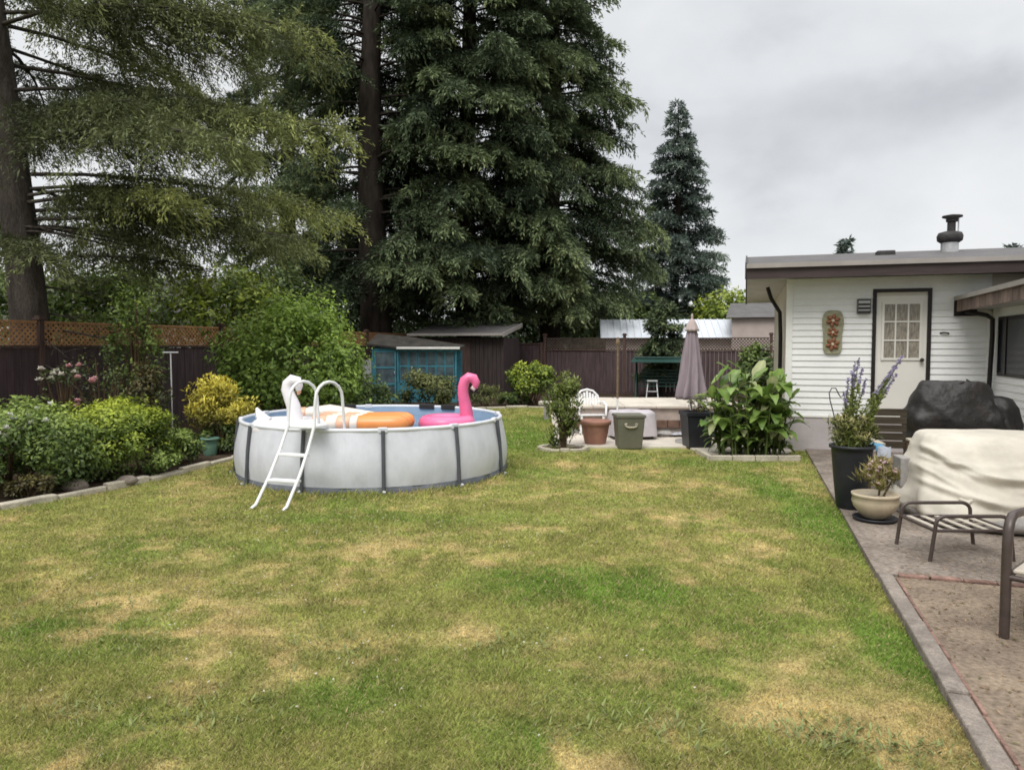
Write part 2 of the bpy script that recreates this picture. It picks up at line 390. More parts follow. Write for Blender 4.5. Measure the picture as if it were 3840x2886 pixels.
def shrub(name, x, y, rx, ry, h, n, leaf, cols, label, seed, cat='shrub', z0=0.0, clumps=40, stems=10, flowers=None, group=None, shape=1.0, m=None, upright=0.2, spread=.26, crown_name='foliage', lw=.5):
    """leaves gathered in clumps over the surface and through the volume of an uneven mound"""
    rng = np.random.default_rng(seed)
    root = empty(name, (x, y, 0), rng.uniform(0, .5) * 0, label, cat, group)
    lv = Leaves(); c0, c1, c2 = [np.array(c) for c in cols]
    cd = rand_dirs(clumps, rng); cd[:, 2] = np.where(cd[:, 2] < -.8, -cd[:, 2] * .7, cd[:, 2])
    cr = rng.uniform(.45, 1.0, clumps) ** .5
    hz = (h - z0) / 2
    C = cd * cr[:, None] * np.array([rx, ry, hz]) * rng.uniform(.78, 1.05, (clumps, 1)) + np.array([0, 0, z0 + hz])
    C[:, :2] *= np.interp((C[:, 2] - z0) / max(h - z0, .01), [0, .45, 1], [shape, 1, .85])[:, None]
    rad = spread * (rx + ry + 2 * hz) / 3 * rng.uniform(.6, 1.35, clumps)
    br = rng.uniform(-.25, .25, clumps)
    per = n // clumps
    ci = np.repeat(np.arange(clumps), per); N = len(ci)
    dd = rand_dirs(N, rng); rr = rng.uniform(.35, 1, N) ** .45
    P = C[ci] + dd * (rad[ci] * rr)[:, None] * np.array([1, 1, .85])
    P[:, 2] = np.maximum(P[:, 2], .02)
    out = norm(P - np.array([0, 0, z0 + hz * .5]))
    nn = norm(out * .5 + dd * .8 + np.array([0, 0, .5]) + rng.normal(0, .45, P.shape))
    dirs = norm(np.cross(nn, rng.normal(size=P.shape)) + np.array([0, 0, upright]))
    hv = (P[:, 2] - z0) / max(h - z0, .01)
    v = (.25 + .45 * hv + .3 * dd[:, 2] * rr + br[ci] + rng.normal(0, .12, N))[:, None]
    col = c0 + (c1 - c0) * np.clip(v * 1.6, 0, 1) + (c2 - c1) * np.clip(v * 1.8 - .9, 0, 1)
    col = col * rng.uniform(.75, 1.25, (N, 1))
    ln = leaf * rng.uniform(.65, 1.35, N)
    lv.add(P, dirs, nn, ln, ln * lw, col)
    sb = MB()
    for i in range(stems):
        c = C[rng.integers(clumps)]
        a = (rng.normal() * .08 * rx, rng.normal() * .08 * ry, -.02)
        mid = ((a[0] + c[0]) * .4, (a[1] + c[1]) * .4, c[2] * .55)
        r = .012 + .012 * h / 2
        sb.tube([a, mid, tuple(c)], [r, r * .7, r * .3], 5)
    sb.build('stem', M_TWIG, root)
    lv.build(crown_name, m or M_LEAF, root)
    if flowers:
        fc, fn, fr, where = flowers
        fc = np.array(fc)
        sc_ = P[:, 2] / h - .30 * P[:, 1] / ry + rng.normal(0, .10, N)
        pick = np.argsort(-sc_)[:max(fn, int(N * (1.15 - where) * .5))]
        pos = P[rng.choice(pick, fn, replace=False)] + np.array([0, -.02, .03])
        for p in pos:
            fl = Leaves(); k = 16; a = np.linspace(0, 4 * math.pi, k, endpoint=False) + rng.uniform(0, 1)
            tilt = np.where(np.arange(k) < k // 2, .25, 1.2) + rng.uniform(-.1, .2, k)
            d = np.stack([np.cos(a), np.sin(a) - .35, tilt], 1)
            fl.add(np.tile(p, (k, 1)), d, np.tile([0, 0, 1.], (k, 1)) + rng.normal(0, .3, (k, 3)), fr * rng.uniform(.8, 1.2, k), fr * .9, fc * rng.uniform(.75, 1.1, (k, 1)))
            fl.build('flower', M_PETAL, root)
    return root

# ------------------------------------------------------------------ noise for the lawn
def vnoise(x, y, scale, seed):
    rg = np.random.default_rng(seed); T = rg.random((256, 256))
    x = x * scale + 1000; y = y * scale + 1000
    xi = np.floor(x).astype(int); yi = np.floor(y).astype(int); fx = x - xi; fy = y - yi
    fx = fx * fx * (3 - 2 * fx); fy = fy * fy * (3 - 2 * fy)
    g = lambda a, b: T[a % 256, b % 256]
    return (g(xi, yi) * (1 - fx) + g(xi + 1, yi) * fx) * (1 - fy) + (g(xi, yi + 1) * (1 - fx) + g(xi + 1, yi + 1) * fx) * fy
def fbm(x, y, sc, seed, o=4):
    t = 0; a = .5; tot = 0
    for i in range(o):
        t = t + a * vnoise(x, y, sc * 2 ** i, seed + i); tot += a; a *= .55
    return t / tot
def ell(px, py, rx, ry):
    c = G(px, py); ex = abs(G(px + rx, py).x - c.x); e = abs(G(px, py - ry).y - G(px, py + ry).y) / 2
    return c.x, c.y, ex, e
DRY = [(ell(*p), s) for p, s in [((605, 695, 14, 6), 1.3), ((803, 770, 22, 6), 1.3), ((715, 935, 28, 16), 1.2), ((1010, 895, 110, 40), 1.1), ((880, 790, 60, 10), .45),
    ((130, 735, 150, 18), .75), ((330, 792, 120, 26), .7), ((500, 672, 60, 10), .7), ((775, 603, 50, 8), .8), ((690, 748, 16, 5), .9), ((585, 775, 10, 5), .8),
    ((980, 815, 40, 14), .5), ((40, 700, 60, 14), .6), ((60, 870, 130, 26), .35), ((760, 690, 40, 8), .6), ((925, 600, 40, 6), .4), ((720, 575, 60, 6), .9), ((950, 660, 40, 8), .6), ((870, 640, 50, 8), .4), ((640, 650, 30, 5), .5), ((815, 890, 30, 10), .5), ((445, 690, 50, 8), .5), ((230, 640, 90, 8), .4), ((1100, 870, 60, 20), .45), ((250, 850, 70, 14), .4)]]
GREEN = [(ell(*p), s) for p, s in [((690, 724, 120, 17), 1.9), ((650, 540, 50, 24), .8), ((1015, 640, 40, 55), 1.6), ((1110, 790, 40, 70), 1.3), ((820, 735, 70, 10), .7), ((880, 865, 50, 30), .5),
    ((600, 850, 140, 50), .45), ((40, 780, 50, 16), .7), ((440, 640, 160, 6), .9), ((620, 910, 40, 20), .6), ((840, 572, 90, 5), .6)]]
def lawn_color(x, y):
    n1 = fbm(x, y, .55, 3); n2 = fbm(x, y, 2.3, 40); n3 = fbm(x, y, 7.0, 70, 3)
    dry = (n1 - .5) * .9 + (n2 - .5) * 1.1 + (n3 - .5) * 1.8 + .05 + .55 * np.clip((fbm(x, y, 2.7, 300, 3) - .60) * 7, 0, 1)
    gr = (fbm(x, y, 1.1, 90) - .5) * 2.2
    wx = x + (n2 - .5) * .5; wy = y + (n3 - .5) * .6
    for (cx, cy, rx, ry), s in DRY:
        dry = dry + s * np.exp(-(((wx - cx) / rx) ** 2 + ((wy - cy) / ry) ** 2))
    for (cx, cy, rx, ry), s in GREEN:
        e = np.exp(-(((wx - cx) / rx) ** 2 + ((wy - cy) / ry) ** 2)); dry = dry - s * .9 * e; gr = gr + s * e
    dry = np.clip(dry, 0, 1)[:, None]; gr = np.clip(gr, 0, 1)[:, None]
    olive = np.array([.315, .328, .098]); green = np.array([.190, .280, .055]); straw = np.array([.52, .41, .18])
    base = olive + (green - olive) * gr
    mott = (.62 + .55 * fbm(x, y, 5.0, 210, 3) + .25 * fbm(x, y, 17.0, 240, 2))[:, None]
    return (base + (straw - base) * dry ** 1.3) * mott, dry[:, 0]

def inside(x, y, poly):
    r = np.zeros(len(x), bool); n = len(poly)
    for i in range(n):
        x0, y0 = poly[i][:2]; x1, y1 = poly[(i + 1) % n][:2]
        c = ((y0 > y) != (y1 > y)) & (x < (x1 - x0) * (y - y0) / (y1 - y0 + 1e-12) + x0)
        r ^= c
    return r

# ------------------------------------------------------------------ house frame
TH = math.atan(.3144); HU = Vector((math.cos(TH), -math.sin(TH), 0)); HD = Vector((math.sin(TH), math.cos(TH), 0))
HC = G(972, 557)
def hloc(x, y, z=0.0): return HC + HU * x + HD * y + Vector((0, 0, z))
def to_h(p):
    q = p - HC; return q.dot(HU), q.dot(HD)
def on_facade(px, py, off=0.0):            # facade-local (x, z) for a measured point
    r = ray(px, py); n = HD
    t = ((HC + HD * off) - Vector((0, 0, EYE))).dot(n) / r.dot(n)
    p = Vector((0, 0, EYE)) + r * t
    return (p - HC).dot(HU), p.z
def on_wing(px, py, wx):
    r = ray(px, py); t = ((HC + HU * wx) - Vector((0, 0, EYE))).dot(HU) / r.dot(HU)
    p = Vector((0, 0, EYE)) + r * t
    return (p - HC).dot(HD), p.z

# ================================================================== SETTING
MB().add([(-600, -300, -.03), (600, -300, -.03), (600, 900, -.03), (-600, 900, -.03)], [(0, 1, 2, 3)]).build('ground', M_GROUND, kind='structure')
POOL_C = Vector((-1.94, 10.46, 0)); POOL_R = 1.80
BORDER = [(-7.4, 3.6), (-6.3, 6.0), (-5.46, 7.83), (-5.06, 8.64), (-4.66, 9.64), (-4.26, 11.29), (-3.75, 13.6), (-3.0, 16.6), (-1.9, 19.3), (-.6, 20.5), (.6, 20.75), (2.2, 20.5)]
SLAB = [hloc(.31, -14), hloc(9, -14), hloc(9, .2), hloc(.31, .2)]
REAR = [(.75, 12.62), (2.98, 12.62), (3.08, 11.75), (4.35, 11.75), (4.9, 12.6), (5.2, 19), (1.0, 19.2)]
# lawn turf, gently uneven
gx = np.arange(-9, 6.2, .06); gy = np.arange(1.2, 21.2, .06)
X, Y = np.meshgrid(gx, gy); x = X.ravel(); y = Y.ravel()
z = (fbm(x, y, 1.2, 5) - .5) * .05 + (fbm(x, y, 6, 15) - .5) * .02 - .004
c, _ = lawn_color(x, y)
nx, ny = len(gx), len(gy)
i = np.arange(nx * ny).reshape(ny, nx)
F = np.stack([i[:-1, :-1], i[:-1, 1:], i[1:, 1:], i[1:, :-1]], -1).reshape(-1, 4)
tag(np_mesh('lawn', np.stack([x, y, z], 1), F, M_LAWN, None, c * .8, True), kind='structure')
# soil of the beds
LF0 = Vector((-8.7, 12.6, 0)); CORNER = Vector((-3.6, 28.76, 0)); BF0 = Vector((3.9, 26.4, 0))
bed = BORDER + [(3.2, 20.4), (12, 22), (12, 26), (CORNER.x, CORNER.y), (LF0.x - .2, LF0.y), (-12.3, 1.5), (-8.2, 1.5)]
MB().poly(bed, -.02, .03).build('garden_bed', M_SOIL, kind='structure')
# grass blades (nobody could count them)
def blades(n):
    # density falls off with distance
    Yb = 2.2 * (21 / 2.2) ** RNG.random(n); Xb = RNG.uniform(-1, 1, n) * (.72 * Yb + 1.0)
    Xb = np.clip(Xb, -9, 5.5)
    ok = ~inside(Xb, Yb, [(p.x, p.y) for p in SLAB]) & ~inside(Xb, Yb, bed) & ~inside(Xb, Yb, REAR)
    ok &= ((Xb - POOL_C.x) ** 2 + (Yb - POOL_C.y) ** 2) > 1.80 ** 2
    ok &= ~((Yb > 12.2) & (Xb > 1.0))
    ok &= ~((np.abs(Xb - 3.68) < .70) & (np.abs(Yb - 11.6) < .45))
    Xb = Xb[ok]; Yb = Yb[ok]; n = len(Xb)
    col, dry = lawn_color(Xb, Yb)
    edge = np.exp(-np.abs(np.hypot(Xb - POOL_C.x, Yb - POOL_C.y) - 1.9) / .12)
    tall = fbm(Xb, Yb, 3.0, 120)
    h = (.010 + .028 * tall ** 1.5 + .012 * RNG.random(n) ** 2) * (1 - .5 * dry) * (1 + .04 * Yb) + .07 * edge * RNG.random(n)
    w = (.0019 + .00095 * Yb) * RNG.uniform(.7, 1.4, n)
    a = RNG.uniform(0, 2 * np.pi, n); lean = RNG.uniform(.3, 1.7, n)
    d = np.stack([np.cos(a) * lean, np.sin(a) * lean, np.ones(n)], 1)
    nn = np.stack([np.cos(a + 1.2), np.sin(a + 1.2), np.full(n, .2)], 1)
    zb = (fbm(Xb, Yb, 1.2, 5) - .5) * .05 + (fbm(Xb, Yb, 6, 15) - .5) * .02 - .006
    pale = (RNG.random(n) < .13 + .35 * dry)[:, None]
    cc = np.where(pale, np.array([.62, .52, .27]) * RNG.uniform(.5, 1.15, (n, 1)), col * RNG.uniform(.55, 1.6, (n, 1)))
    lv = Leaves(); lv.add(np.stack([Xb, Yb, zb], 1), d, nn, h * 1.25, w, cc)
    # darker clumps of broad weeds
    for px, py, r, m in [(1040, 915, .13, 150), (1130, 930, .10, 110), (245, 880, .2, 180), (110, 880, .12, 100), (650, 800, .14, 120), (170, 800, .16, 150), (1010, 915, .1, 90), (870, 905, .15, 110), (60, 770, .3, 200), (415, 805, .15, 100), (700, 890, .2, 140)]:
        g = G(px, py); p = np.stack([g.x + RNG.normal(0, r, m), g.y + RNG.normal(0, r * .8, m), np.full(m, .004)], 1)
        aa = RNG.uniform(0, 6.28, m)
        lv.add(p, np.stack([np.cos(aa), np.sin(aa), RNG.uniform(.25, 1, m)], 1), np.tile([0, 0, 1.], (m, 1)), RNG.uniform(.03, .07, m), RNG.uniform(.007, .014, m), np.array([.21, .24, .09]) * RNG.uniform(.6, 1.3, (m, 1)))
    # small clover heads scattered in the turf
    for cxp, cyp, sxp, syp, m in [(330, 650, 120, 14, 70), (200, 720, 150, 30, 70), (600, 660, 150, 12, 50), (480, 820, 200, 50, 50)]:
        for j in range(m):
            g = G(cxp + RNG.normal() * sxp, cyp + RNG.normal() * syp)
            if inside(np.array([g.x]), np.array([g.y]), bed)[0] or (g - POOL_C).length < 1.95 or g.y > 12: continue
            aa = RNG.uniform(0, 6.28, 6)
            lv.add(np.tile([g.x, g.y, .03], (6, 1)), np.stack([np.cos(aa), np.sin(aa), RNG.uniform(.2, 1.5, 6)], 1), np.tile([0, 0, 1.], (6, 1)), .010, .008, np.array([.62, .60, .52]))
    tag(lv.build('grass', M_GRASS), 'short patchy lawn grass, green and straw coloured', 'grass', kind='stuff')
blades(800000)

# patio: slab, pavers, kerb
hp = lambda a: [(p.x, p.y) for p in a]
MB().poly(hp([hloc(.31, -7.06), hloc(9, -7.06), hloc(9, -.02), hloc(.31, -.02)]), -.02, .045).build('patio', M_SLAB, kind='structure')
MB().poly(hp([hloc(.42, -14), hloc(9, -14), hloc(9, -7.10), hloc(.42, -7.10)]), -.02, .035).build('paved_ground', M_DIRTPAVE, kind='structure')
MB().poly(REAR, -.02, .028).build('rear_paving', M_PLATTOP, kind='structure')
kb = empty('kerb', hloc(.31, -7.1), -TH); tag(kb, kind='structure')
for k in range(7):
    b = MB(); ln = 1.0
    b.box(0, .10 + .004 * (k % 2), -ln * (k + 1) + .006, -ln * k - .006, -.05, .062 + .005 * math.sin(k * 2.1))
    b.build('kerb_stone', M_CURB, kb, bevel=.012)
be = empty('brick_edging', hloc(.435, -7.06), -TH, 'thin line of red bricks let into the patio where slab meets littered paving', 'edging')
b = MB()
for k in range(7):
    x0 = .02 + k * .215; b.box(x0, x0 + .2, -.035, .03, 0, .052 + .003 * math.sin(k * 1.7))
b.build('cross_course', M_BRICK, be, bevel=.006)
b = MB()
for k in range(32):
    y0 = -.08 - k * .215; b.box(-.012, .008, y0 - .2, y0, 0, .046 + .004 * math.sin(k * 2.3))
b.build('side_course', M_BRICK, be, bevel=.006)
# litter of dry leaves and needles on the pavers
n = 5200
lx = RNG.uniform(.46, 4.6, n); ly = -7.1 - np.where(RNG.random(n) < .75, RNG.uniform(0, 1, n) * 4.5, -np.abs(RNG.normal(0, 1.6, n)))
ly = np.clip(ly, -11.8, -.3)
P = np.array([list(hloc(a, c, .04 if c < -7.1 else .05)) for a, c in zip(lx, ly)]); aa = RNG.uniform(0, 6.28, n)
lv = Leaves(); lv.add(P, np.stack([np.cos(aa), np.sin(aa), RNG.uniform(0, .25, n)], 1), np.tile([0, 0, 1.], (n, 1)) + RNG.normal(0, .2, (n, 3)), RNG.uniform(.012, .05, n), RNG.uniform(.004, .014, n),
    np.where((RNG.random(n) < .3)[:, None], np.array([.16, .15, .05]), np.array([.34, .22, .12])) * RNG.uniform(.4, 1.3, (n, 1)))
tag(lv.build('leaf_litter', M_LEAF), 'dry brown leaf litter scattered over the near paving', 'litter', kind='stuff')

# border stones along the left bed
def along(poly, step):
    out = []; carry = 0
    for a, b in zip(poly[:-1], poly[1:]):
        a, b = Vector((*a, 0)), Vector((*b, 0)); L = (b - a).length; t = carry
        while t < L: out.append((a + (b - a) * t / L, math.atan2((b - a).y, (b - a).x))); t += step
        carry = t - L
    return out
ed = MB()
for k, (p, a) in enumerate(along(BORDER, .62)):
    w = .055 + .012 * math.sin(k * 1.9)
    ed.box(p.x - .30, p.x + .30, p.y - w, p.y + w, -.02, .065 + .015 * math.sin(k * 2.7), a)
tag(ed.build('garden_edging', M_EDGING, bevel=.015), 'long pale stone edging strip curving along the left flower bed', 'edging')

# ================================================================== FENCES
def lattice(mb, L, z0, z1, w=.028, gap=.105, y=0.0, th=.008):
    h = z1 - z0; k = -h
    while k < L:
        for s in (1, -1):
            a, b = (k, z0), (k + h, z1)
            if s < 0: a, b = (k, z1), (k + h, z0)
            # clip to the panel
            (xa, za), (xb, zb) = a, b
            if xa < 0: za += (zb - za) * (0 - xa) / (xb - xa); xa = 0
            if xb > L: zb = za + (zb - za) * (L - xa) / (xb - xa); xb = L
            if xb - xa > .01: mb.bar((xa, y + s * th * .52, za), (xb, y + s * th * .52, zb), w, th, up=(0, 1, 0))
        k += gap
def fence(root, segs, z_board, z_l0, z_l1, latmat, post_h, first=True, cap=True, lat=True, bw=.14, postmat=None):
    """segs: x positions of the posts along the local x axis"""
    for a, b in zip(segs[:-1], segs[1:]):
        mb = MB(); x = a + .06
        while x < b - .06:
            w = min(bw, b - .06 - x); mb.box(x + .004, x + w - .004, -.012 + random.uniform(-.003, .003), .012, .03, z_board + random.uniform(-.004, .004)); x += bw
        mb.build('board_panel', M_FENCE, root)
        rb = MB(); rb.box(a + .05, b - .05, -.05, .03, z_board + .006, z_board + .05)
        rb.build('rail', M_FENCE2, root, bevel=.006)
        if lat:
            lb = MB(); lattice(lb, b - a - .12, z_l0, z_l1); 
            lb.box(0, b - a - .12, -.022, .022, z_l1 + .002, z_l1 + .035); 
            lo = lb.build('lattice_panel', latmat, root); lo.location = (a + .06, 0, 0)
    for x in segs:
        mb = MB(); mb.box(x - .05, x + .05, -.06, .04, 0, post_h)
        po = mb.build('post', postmat or M_FENCE2, root, bevel=.006)
        if cap:
            MB().box(x - .085, x + .085, -.095, .075, post_h + .002, post_h + .035).box(x - .06, x + .06, -.07, .05, post_h + .037, post_h + .075).build('post_cap', postmat or M_FENCE2, po, bevel=.006)
LFA = math.atan2((CORNER - LF0).y, (CORNER - LF0).x); LFL = (CORNER - LF0).length
lf = empty('wooden_fence', LF0, LFA, 'dark stained board fence topped with orange cedar lattice along the left bed', 'fence')
fence(lf, [-6.4, -4.0, -1.6, .8, 3.2, 5.6, 8.0, 10.4, 12.8, LFL - .1], 1.70, 1.75, 2.15, M_LATT, 2.2)
BFA = math.atan2((BF0 - CORNER).y, (BF0 - CORNER).x)
bf = empty('wooden_fence', CORNER, BFA, 'dark brown board fence with dark lattice top across the back of the yard', 'fence')
fence(bf, [.1, 2.4, 4.92], 1.78, 0, 0, M_LATTDK, 1.86, lat=False, cap=False)
fence(bf, [5.04, 7.95, 10.4, 12.85, 15.3, 17.7], 1.55, 1.60, 1.98, M_LATTDK, 2.1)

# ================================================================== POOL
pool = empty('swimming_pool', POOL_C, 0, 'round above ground pool with pale grey wall and dark grey uprights on the lawn', 'pool')
PH = .76; A0 = None
post_px = [304, 368.5, 473, 567, 619]
# upright spacing: ten posts, phase from the measured ones
NPOST = 12
ph0 = math.asin(max(-1, min(1, (D(473, 560, POOL_C.y - POOL_R).x - POOL_C.x) / POOL_R)))
def wallr(r, z, a):
    k = (a - (-math.pi / 2 + ph0)) / (2 * math.pi / NPOST); f = k - math.floor(k); bul = math.sin(math.pi * f)
    return r + .03 * bul * math.sin(math.pi * min(1, max(0, z / PH))) + .004 * math.sin(a * 23 + z * 9) 
prof = [(1.835, .085), (1.84, .16), (1.845, .25), (1.84, .35), (1.83, .45), (1.815, .55), (1.80, .65), (1.785, .74)]
MB().lathe(prof, 144, cap=False, fn=wallr).build('wall', M_LINER, pool)
MB().lathe([(1.86, .0), (1.858, .03), (1.85, .06), (1.838, .087)], 144, cap=False, fn=lambda r, z, a: r + .012 * math.sin(a * 17) * (1 - z / .1) + .008 * math.sin(a * 41)).build('base_band', M_BAND, pool)
MB().lathe([(1.755, .745), (1.75, .62), (1.75, .3), (1.74, .1), (1.2, .06), (.01, .06)], 96, cap=False).build('liner', M_LINERIN, pool)
circ = lambda r, z, n=96: [(r * math.cos(2 * math.pi * k / n), r * math.sin(2 * math.pi * k / n), z) for k in range(n)]
MB().tube(circ(1.775, .75), .026, 10, closed=True).build('top_rail', M_RAIL, pool)
MB().lathe([(1.748, .615), (.005, .615)], 96, cap=False).build('water', M_WATER, pool)
pm = None
for k in range(NPOST):
    a = -math.pi / 2 + ph0 + 2 * math.pi * k / NPOST
    b = MB(); ca, sa = math.cos(a), math.sin(a)
    b.tube([(1.88 * ca, 1.88 * sa, .0), (1.868 * ca, 1.868 * sa, .2), (1.852 * ca, 1.852 * sa, .45), (1.815 * ca, 1.815 * sa, .75)], .023, 8)
    p = b.build('upright', M_POST, pool)
    MB().tube([(1.86 * ca, 1.86 * sa, .0), (1.91 * ca, 1.91 * sa, -.0), (1.935 * ca, 1.935 * sa, .05)], .02, 6).build('foot', M_GREYFOOT, p)
    t = MB(); t.bar((1.775 * ca + .055 * sa, 1.775 * sa - .055 * ca, .752), (1.775 * ca - .055 * sa, 1.775 * sa + .055 * ca, .752), .062, .064); t.build('rail_joint', M_RAIL, p, bevel=.01)
for a in (1.25, 1.02, 2.0):
    t = MB(); ca, sa = math.cos(a), math.sin(a)
    t.bar((1.76 * ca + .13 * sa, 1.76 * sa - .13 * ca, .755), (1.76 * ca - .13 * sa, 1.76 * sa + .13 * ca, .755), .09, .08); t.build('rail_clip', M_BLACKV, pool, bevel=.01)

# ladder
fA, fB = G(311.6, 624.3), G(349, 632.6)
lad = empty('pool_ladder', (fA + fB) / 2, 0, 'white a-frame pool ladder with two arched handrails straddling the pool rim', 'ladder')
org = (fA + fB) / 2
ax = Vector((.95, -.31, 0)).normalized(); HWd = .195; org = org + Vector((.07, .03, 0)); lad.location = org
inn = Vector((.31, .95, 0)).normalized(); adir = Vector((.58, .81, 0)).normalized()
rim_d = 1.0
# distance from foot to rim along the inward direction
for q in range(300):
    if ((org + inn * q * .01) - POOL_C).to_2d().length < 1.80: rim_d = q * .01; break
def lp(s, t, z): return ax * s + inn * t + Vector((0, 0, z))
TT = .53; AR = .20
def rail_pts(s, t0):
    nar = .88 * s; top = lp(nar, TT, 0); V = lambda e, z: top + adir * e + Vector((0, 0, z))
    pts = [lp(s * 1.02, -.13, 0.0), lp(s, -.05, .03), lp(s * .99, .01, .10), lp(s * .97, TT * .38, .32), lp(s * .93, TT * .72, .58), V(0, .84), V(.01, 1.04)]
    for k in range(9):
        a = math.pi - math.pi * k / 8
        pts.append(V(.02 + AR + AR * math.cos(a), 1.13 + AR * math.sin(a)))
    pts += [V(.03 + 2 * AR, .98), V(.05 + 2 * AR, .72), V(.10 + 2 * AR, .3), V(.13 + 2 * AR, .08)]
    return pts
for s in (-HWd, HWd):
    MB().tube(rail_pts(s, 0), .018, 8).build('handrail', M_WHITEPL, lad)
for z, f in ((.26, .30), (.52, .65)):
    w = HWd * (1 - .12 * f)
    b = MB(); b.bar(lp(-w, TT * f + .03, z), lp(w, TT * f + .03, z), .10, .03)
    b.build('tread', M_WHITEPL, lad, bevel=.008)
b = MB(); b.bar(lp(-HWd * .9, TT + .15, .815), lp(HWd * .9, TT + .15, .815), .30, .03); b.build('platform', M_WHITEPL, lad, bevel=.008)
for z in (.35, .58):
    b = MB(); b.bar(lp(-HWd * .86, TT + .50, z), lp(HWd * .86 + .2, TT + .50, z), .09, .03); b.build('tread', M_WHITEPL, lad, bevel=.008)

# floats
def ringpts(cx, cy, rx, ry, z, n=36, rz=0):
    return [(cx + rx * math.cos(a) * math.cos(rz) - ry * math.sin(a) * math.sin(rz), cy + rx * math.cos(a) * math.sin(rz) + ry * math.sin(a) * math.cos(rz), z) for a in (2 * math.pi * k / n for k in range(n))]
WZ = .615
fl = D(553, 518, 10.1)
fm = empty('flamingo_float', (fl.x, fl.y, WZ), 0, 'pink inflatable flamingo ring with tall curled neck floating in the pool', 'pool float')
MB().tube(ringpts(0, 0, .29, .27, .085), .115, 12, closed=True).build('ring', M_PINK, fm)
nb_ = [(.27, .10, .08), (.275, .09, .22), (.25, .08, .36), (.225, .07, .50), (.225, .065, .60), (.25, .06, .69), (.31, .06, .735), (.375, .055, .72), (.41, .05, .66), (.40, .05, .60), (.365, .05, .575)]
fm.scale = (.96, .96, .95)
MB().tube(nb_, [.10, .095, .085, .078, .075, .074, .075, .072, .062, .045, .02], 12).build('neck', M_PINK, fm)
MB().tube([(.345, .05, .60), (.385, .05, .57), (.41, .05, .595)], [.03, .036, .018], 8).build('beak', M_CREAMV, fm)
sw = D(358, 522, 9.45)
so = empty('swan_float', (sw.x, sw.y, WZ), 0, 'white inflatable swan ring with arched neck floating behind the ladder', 'pool float')
MB().tube(ringpts(0, 0, .36, .30, .085), .125, 12, closed=True).build('ring', M_SWAN, so)
MB().tube([(.10, -.1, .10), (.10, -.1, .25), (.08, -.09, .38), (.03, -.08, .50), (0, -.07, .58), (.01, -.06, .65), (.06, -.06, .695), (.12, -.06, .68), (.145, -.06, .62), (.14, -.06, .56)], [.11, .10, .088, .08, .076, .074, .076, .072, .055, .03], 12).build('neck', M_SWAN, so)
MB().tube([(.142, -.06, .585), (.145, -.06, .54), (.13, -.06, .51)], [.034, .028, .01], 8).build('beak', M_PEACH, so)
MB().tube([(-.32, .1, .14), (-.42, .12, .24), (-.46, .13, .33)], [.09, .06, .015], 10).build('tail', M_SWAN, so)
og = D(452, 517, 9.75)
oo = empty('lounge_float', (og.x, og.y, WZ), R(-3), 'long orange inflatable lounger with peach stripes floating mid pool', 'pool float')
MB().tube([(-.56, -.0, .10), (-.2, -.0, .10), (.2, 0, .11), (.50, 0, .11)], .01, 4).build('seam', M_CREAMV, oo)
def pad(x0, x1, m, nm, r0=.12):
    b = MB()
    for yy in (-.22, 0, .22):
        b.tube([(x0, yy, .12), (x0 + .015, yy, .12), (x1 - .015, yy, .12), (x1, yy, .12)], [r0 * .93, r0, r0, r0 * .93], 12)
    return b.build(nm, m, oo)
pad(-.62, -.44, M_PEACH, 'stripe'); pad(-.437, -.30, M_CREAMV, 'stripe'); pad(-.297, -.13, M_PEACH, 'stripe'); pad(-.127, -.03, M_CREAMV, 'stripe')
b = MB()
for yy in (-.22, 0, .22):
    b.tube([(-.027, yy, .12), (.0, yy, .12), (.40, yy, .125), (.52, yy, .125), (.585, yy, .12), (.61, yy, .115)], [.115, .12, .122, .115, .08, .02], 14)
b.build('mattress', M_ORANGE, oo)
MB().box(-.60, .56, -.31, .31, -.03, .035).build('underside', M_BLACKV, oo, bevel=.03)
# a small peach float behind the swan
pf = D(408, 507, 10.5)
po_ = empty('arm_float', (pf.x, pf.y, WZ), R(-6), 'long tan and peach pool noodle float lying behind the orange lounger', 'pool float')
MB().tube([(-.35, 0, .16), (0, .02, .19), (.5, .03, .15), (1.0, 0, .11)], [.09, .11, .07, .04], 12).build('noodle', M_CREAMV, po_)
MB().tube([(-.42, -.02, .16), (-.34, -.01, .165)], .1, 12).build('end', M_PEACH, po_)

# ================================================================== HOUSE
house = empty('bungalow', HC, -TH, 'white lap sided bungalow with low grey roof, glazed back door and a projecting wing', 'house')
WX = 2.95
Z0, ZT = .60, 2.84
def siding(mb, x0, x1, z0, z1, y=0.0, step=.1, axis='x', flip=1):
    """lap boards: each leans out to its lower edge"""
    k0 = math.floor(z0 / step)
    z = k0 * step
    while z < z1 - 1e-6:
        a, b = max(z, z0), min(z + step, z1)
        if b - a > .004:
            o = lambda q: -.003 - .018 * (1 - (q - z) / step)
            if axis == 'x':
                vs = [(x0, y + o(a), a), (x1, y + o(a), a), (x1, y + o(b), b), (x0, y + o(b), b), (x0, y, a), (x1, y, a)]
            else:
                vs = [(y + o(a), x1, a), (y + o(a), x0, a), (y + o(b), x0, b), (y + o(b), x1, b), (y, x1, a), (y, x0, a)]
            mb.add(vs, [(0, 1, 2, 3), (4, 5, 1, 0)])
        z += step
    return mb
dx0, dz1 = on_facade(1080, 362); dx1, _ = on_facade(1153, 362)
dx0 += .0; 
core = MB(); core.box(.0, 7.5, .003, 6.4, 0, ZT)
core.box(WX + .003, 8.4, -8, .0, 0, 2.40)
core.build('wall_core', M_SIDEWALL, house)
w = MB(); siding(w, .07, dx0, Z0, ZT); siding(w, dx1, WX - .03, Z0, ZT); siding(w, dx0, dx1, dz1, ZT)
w.build('wall', M_SIDING, house)
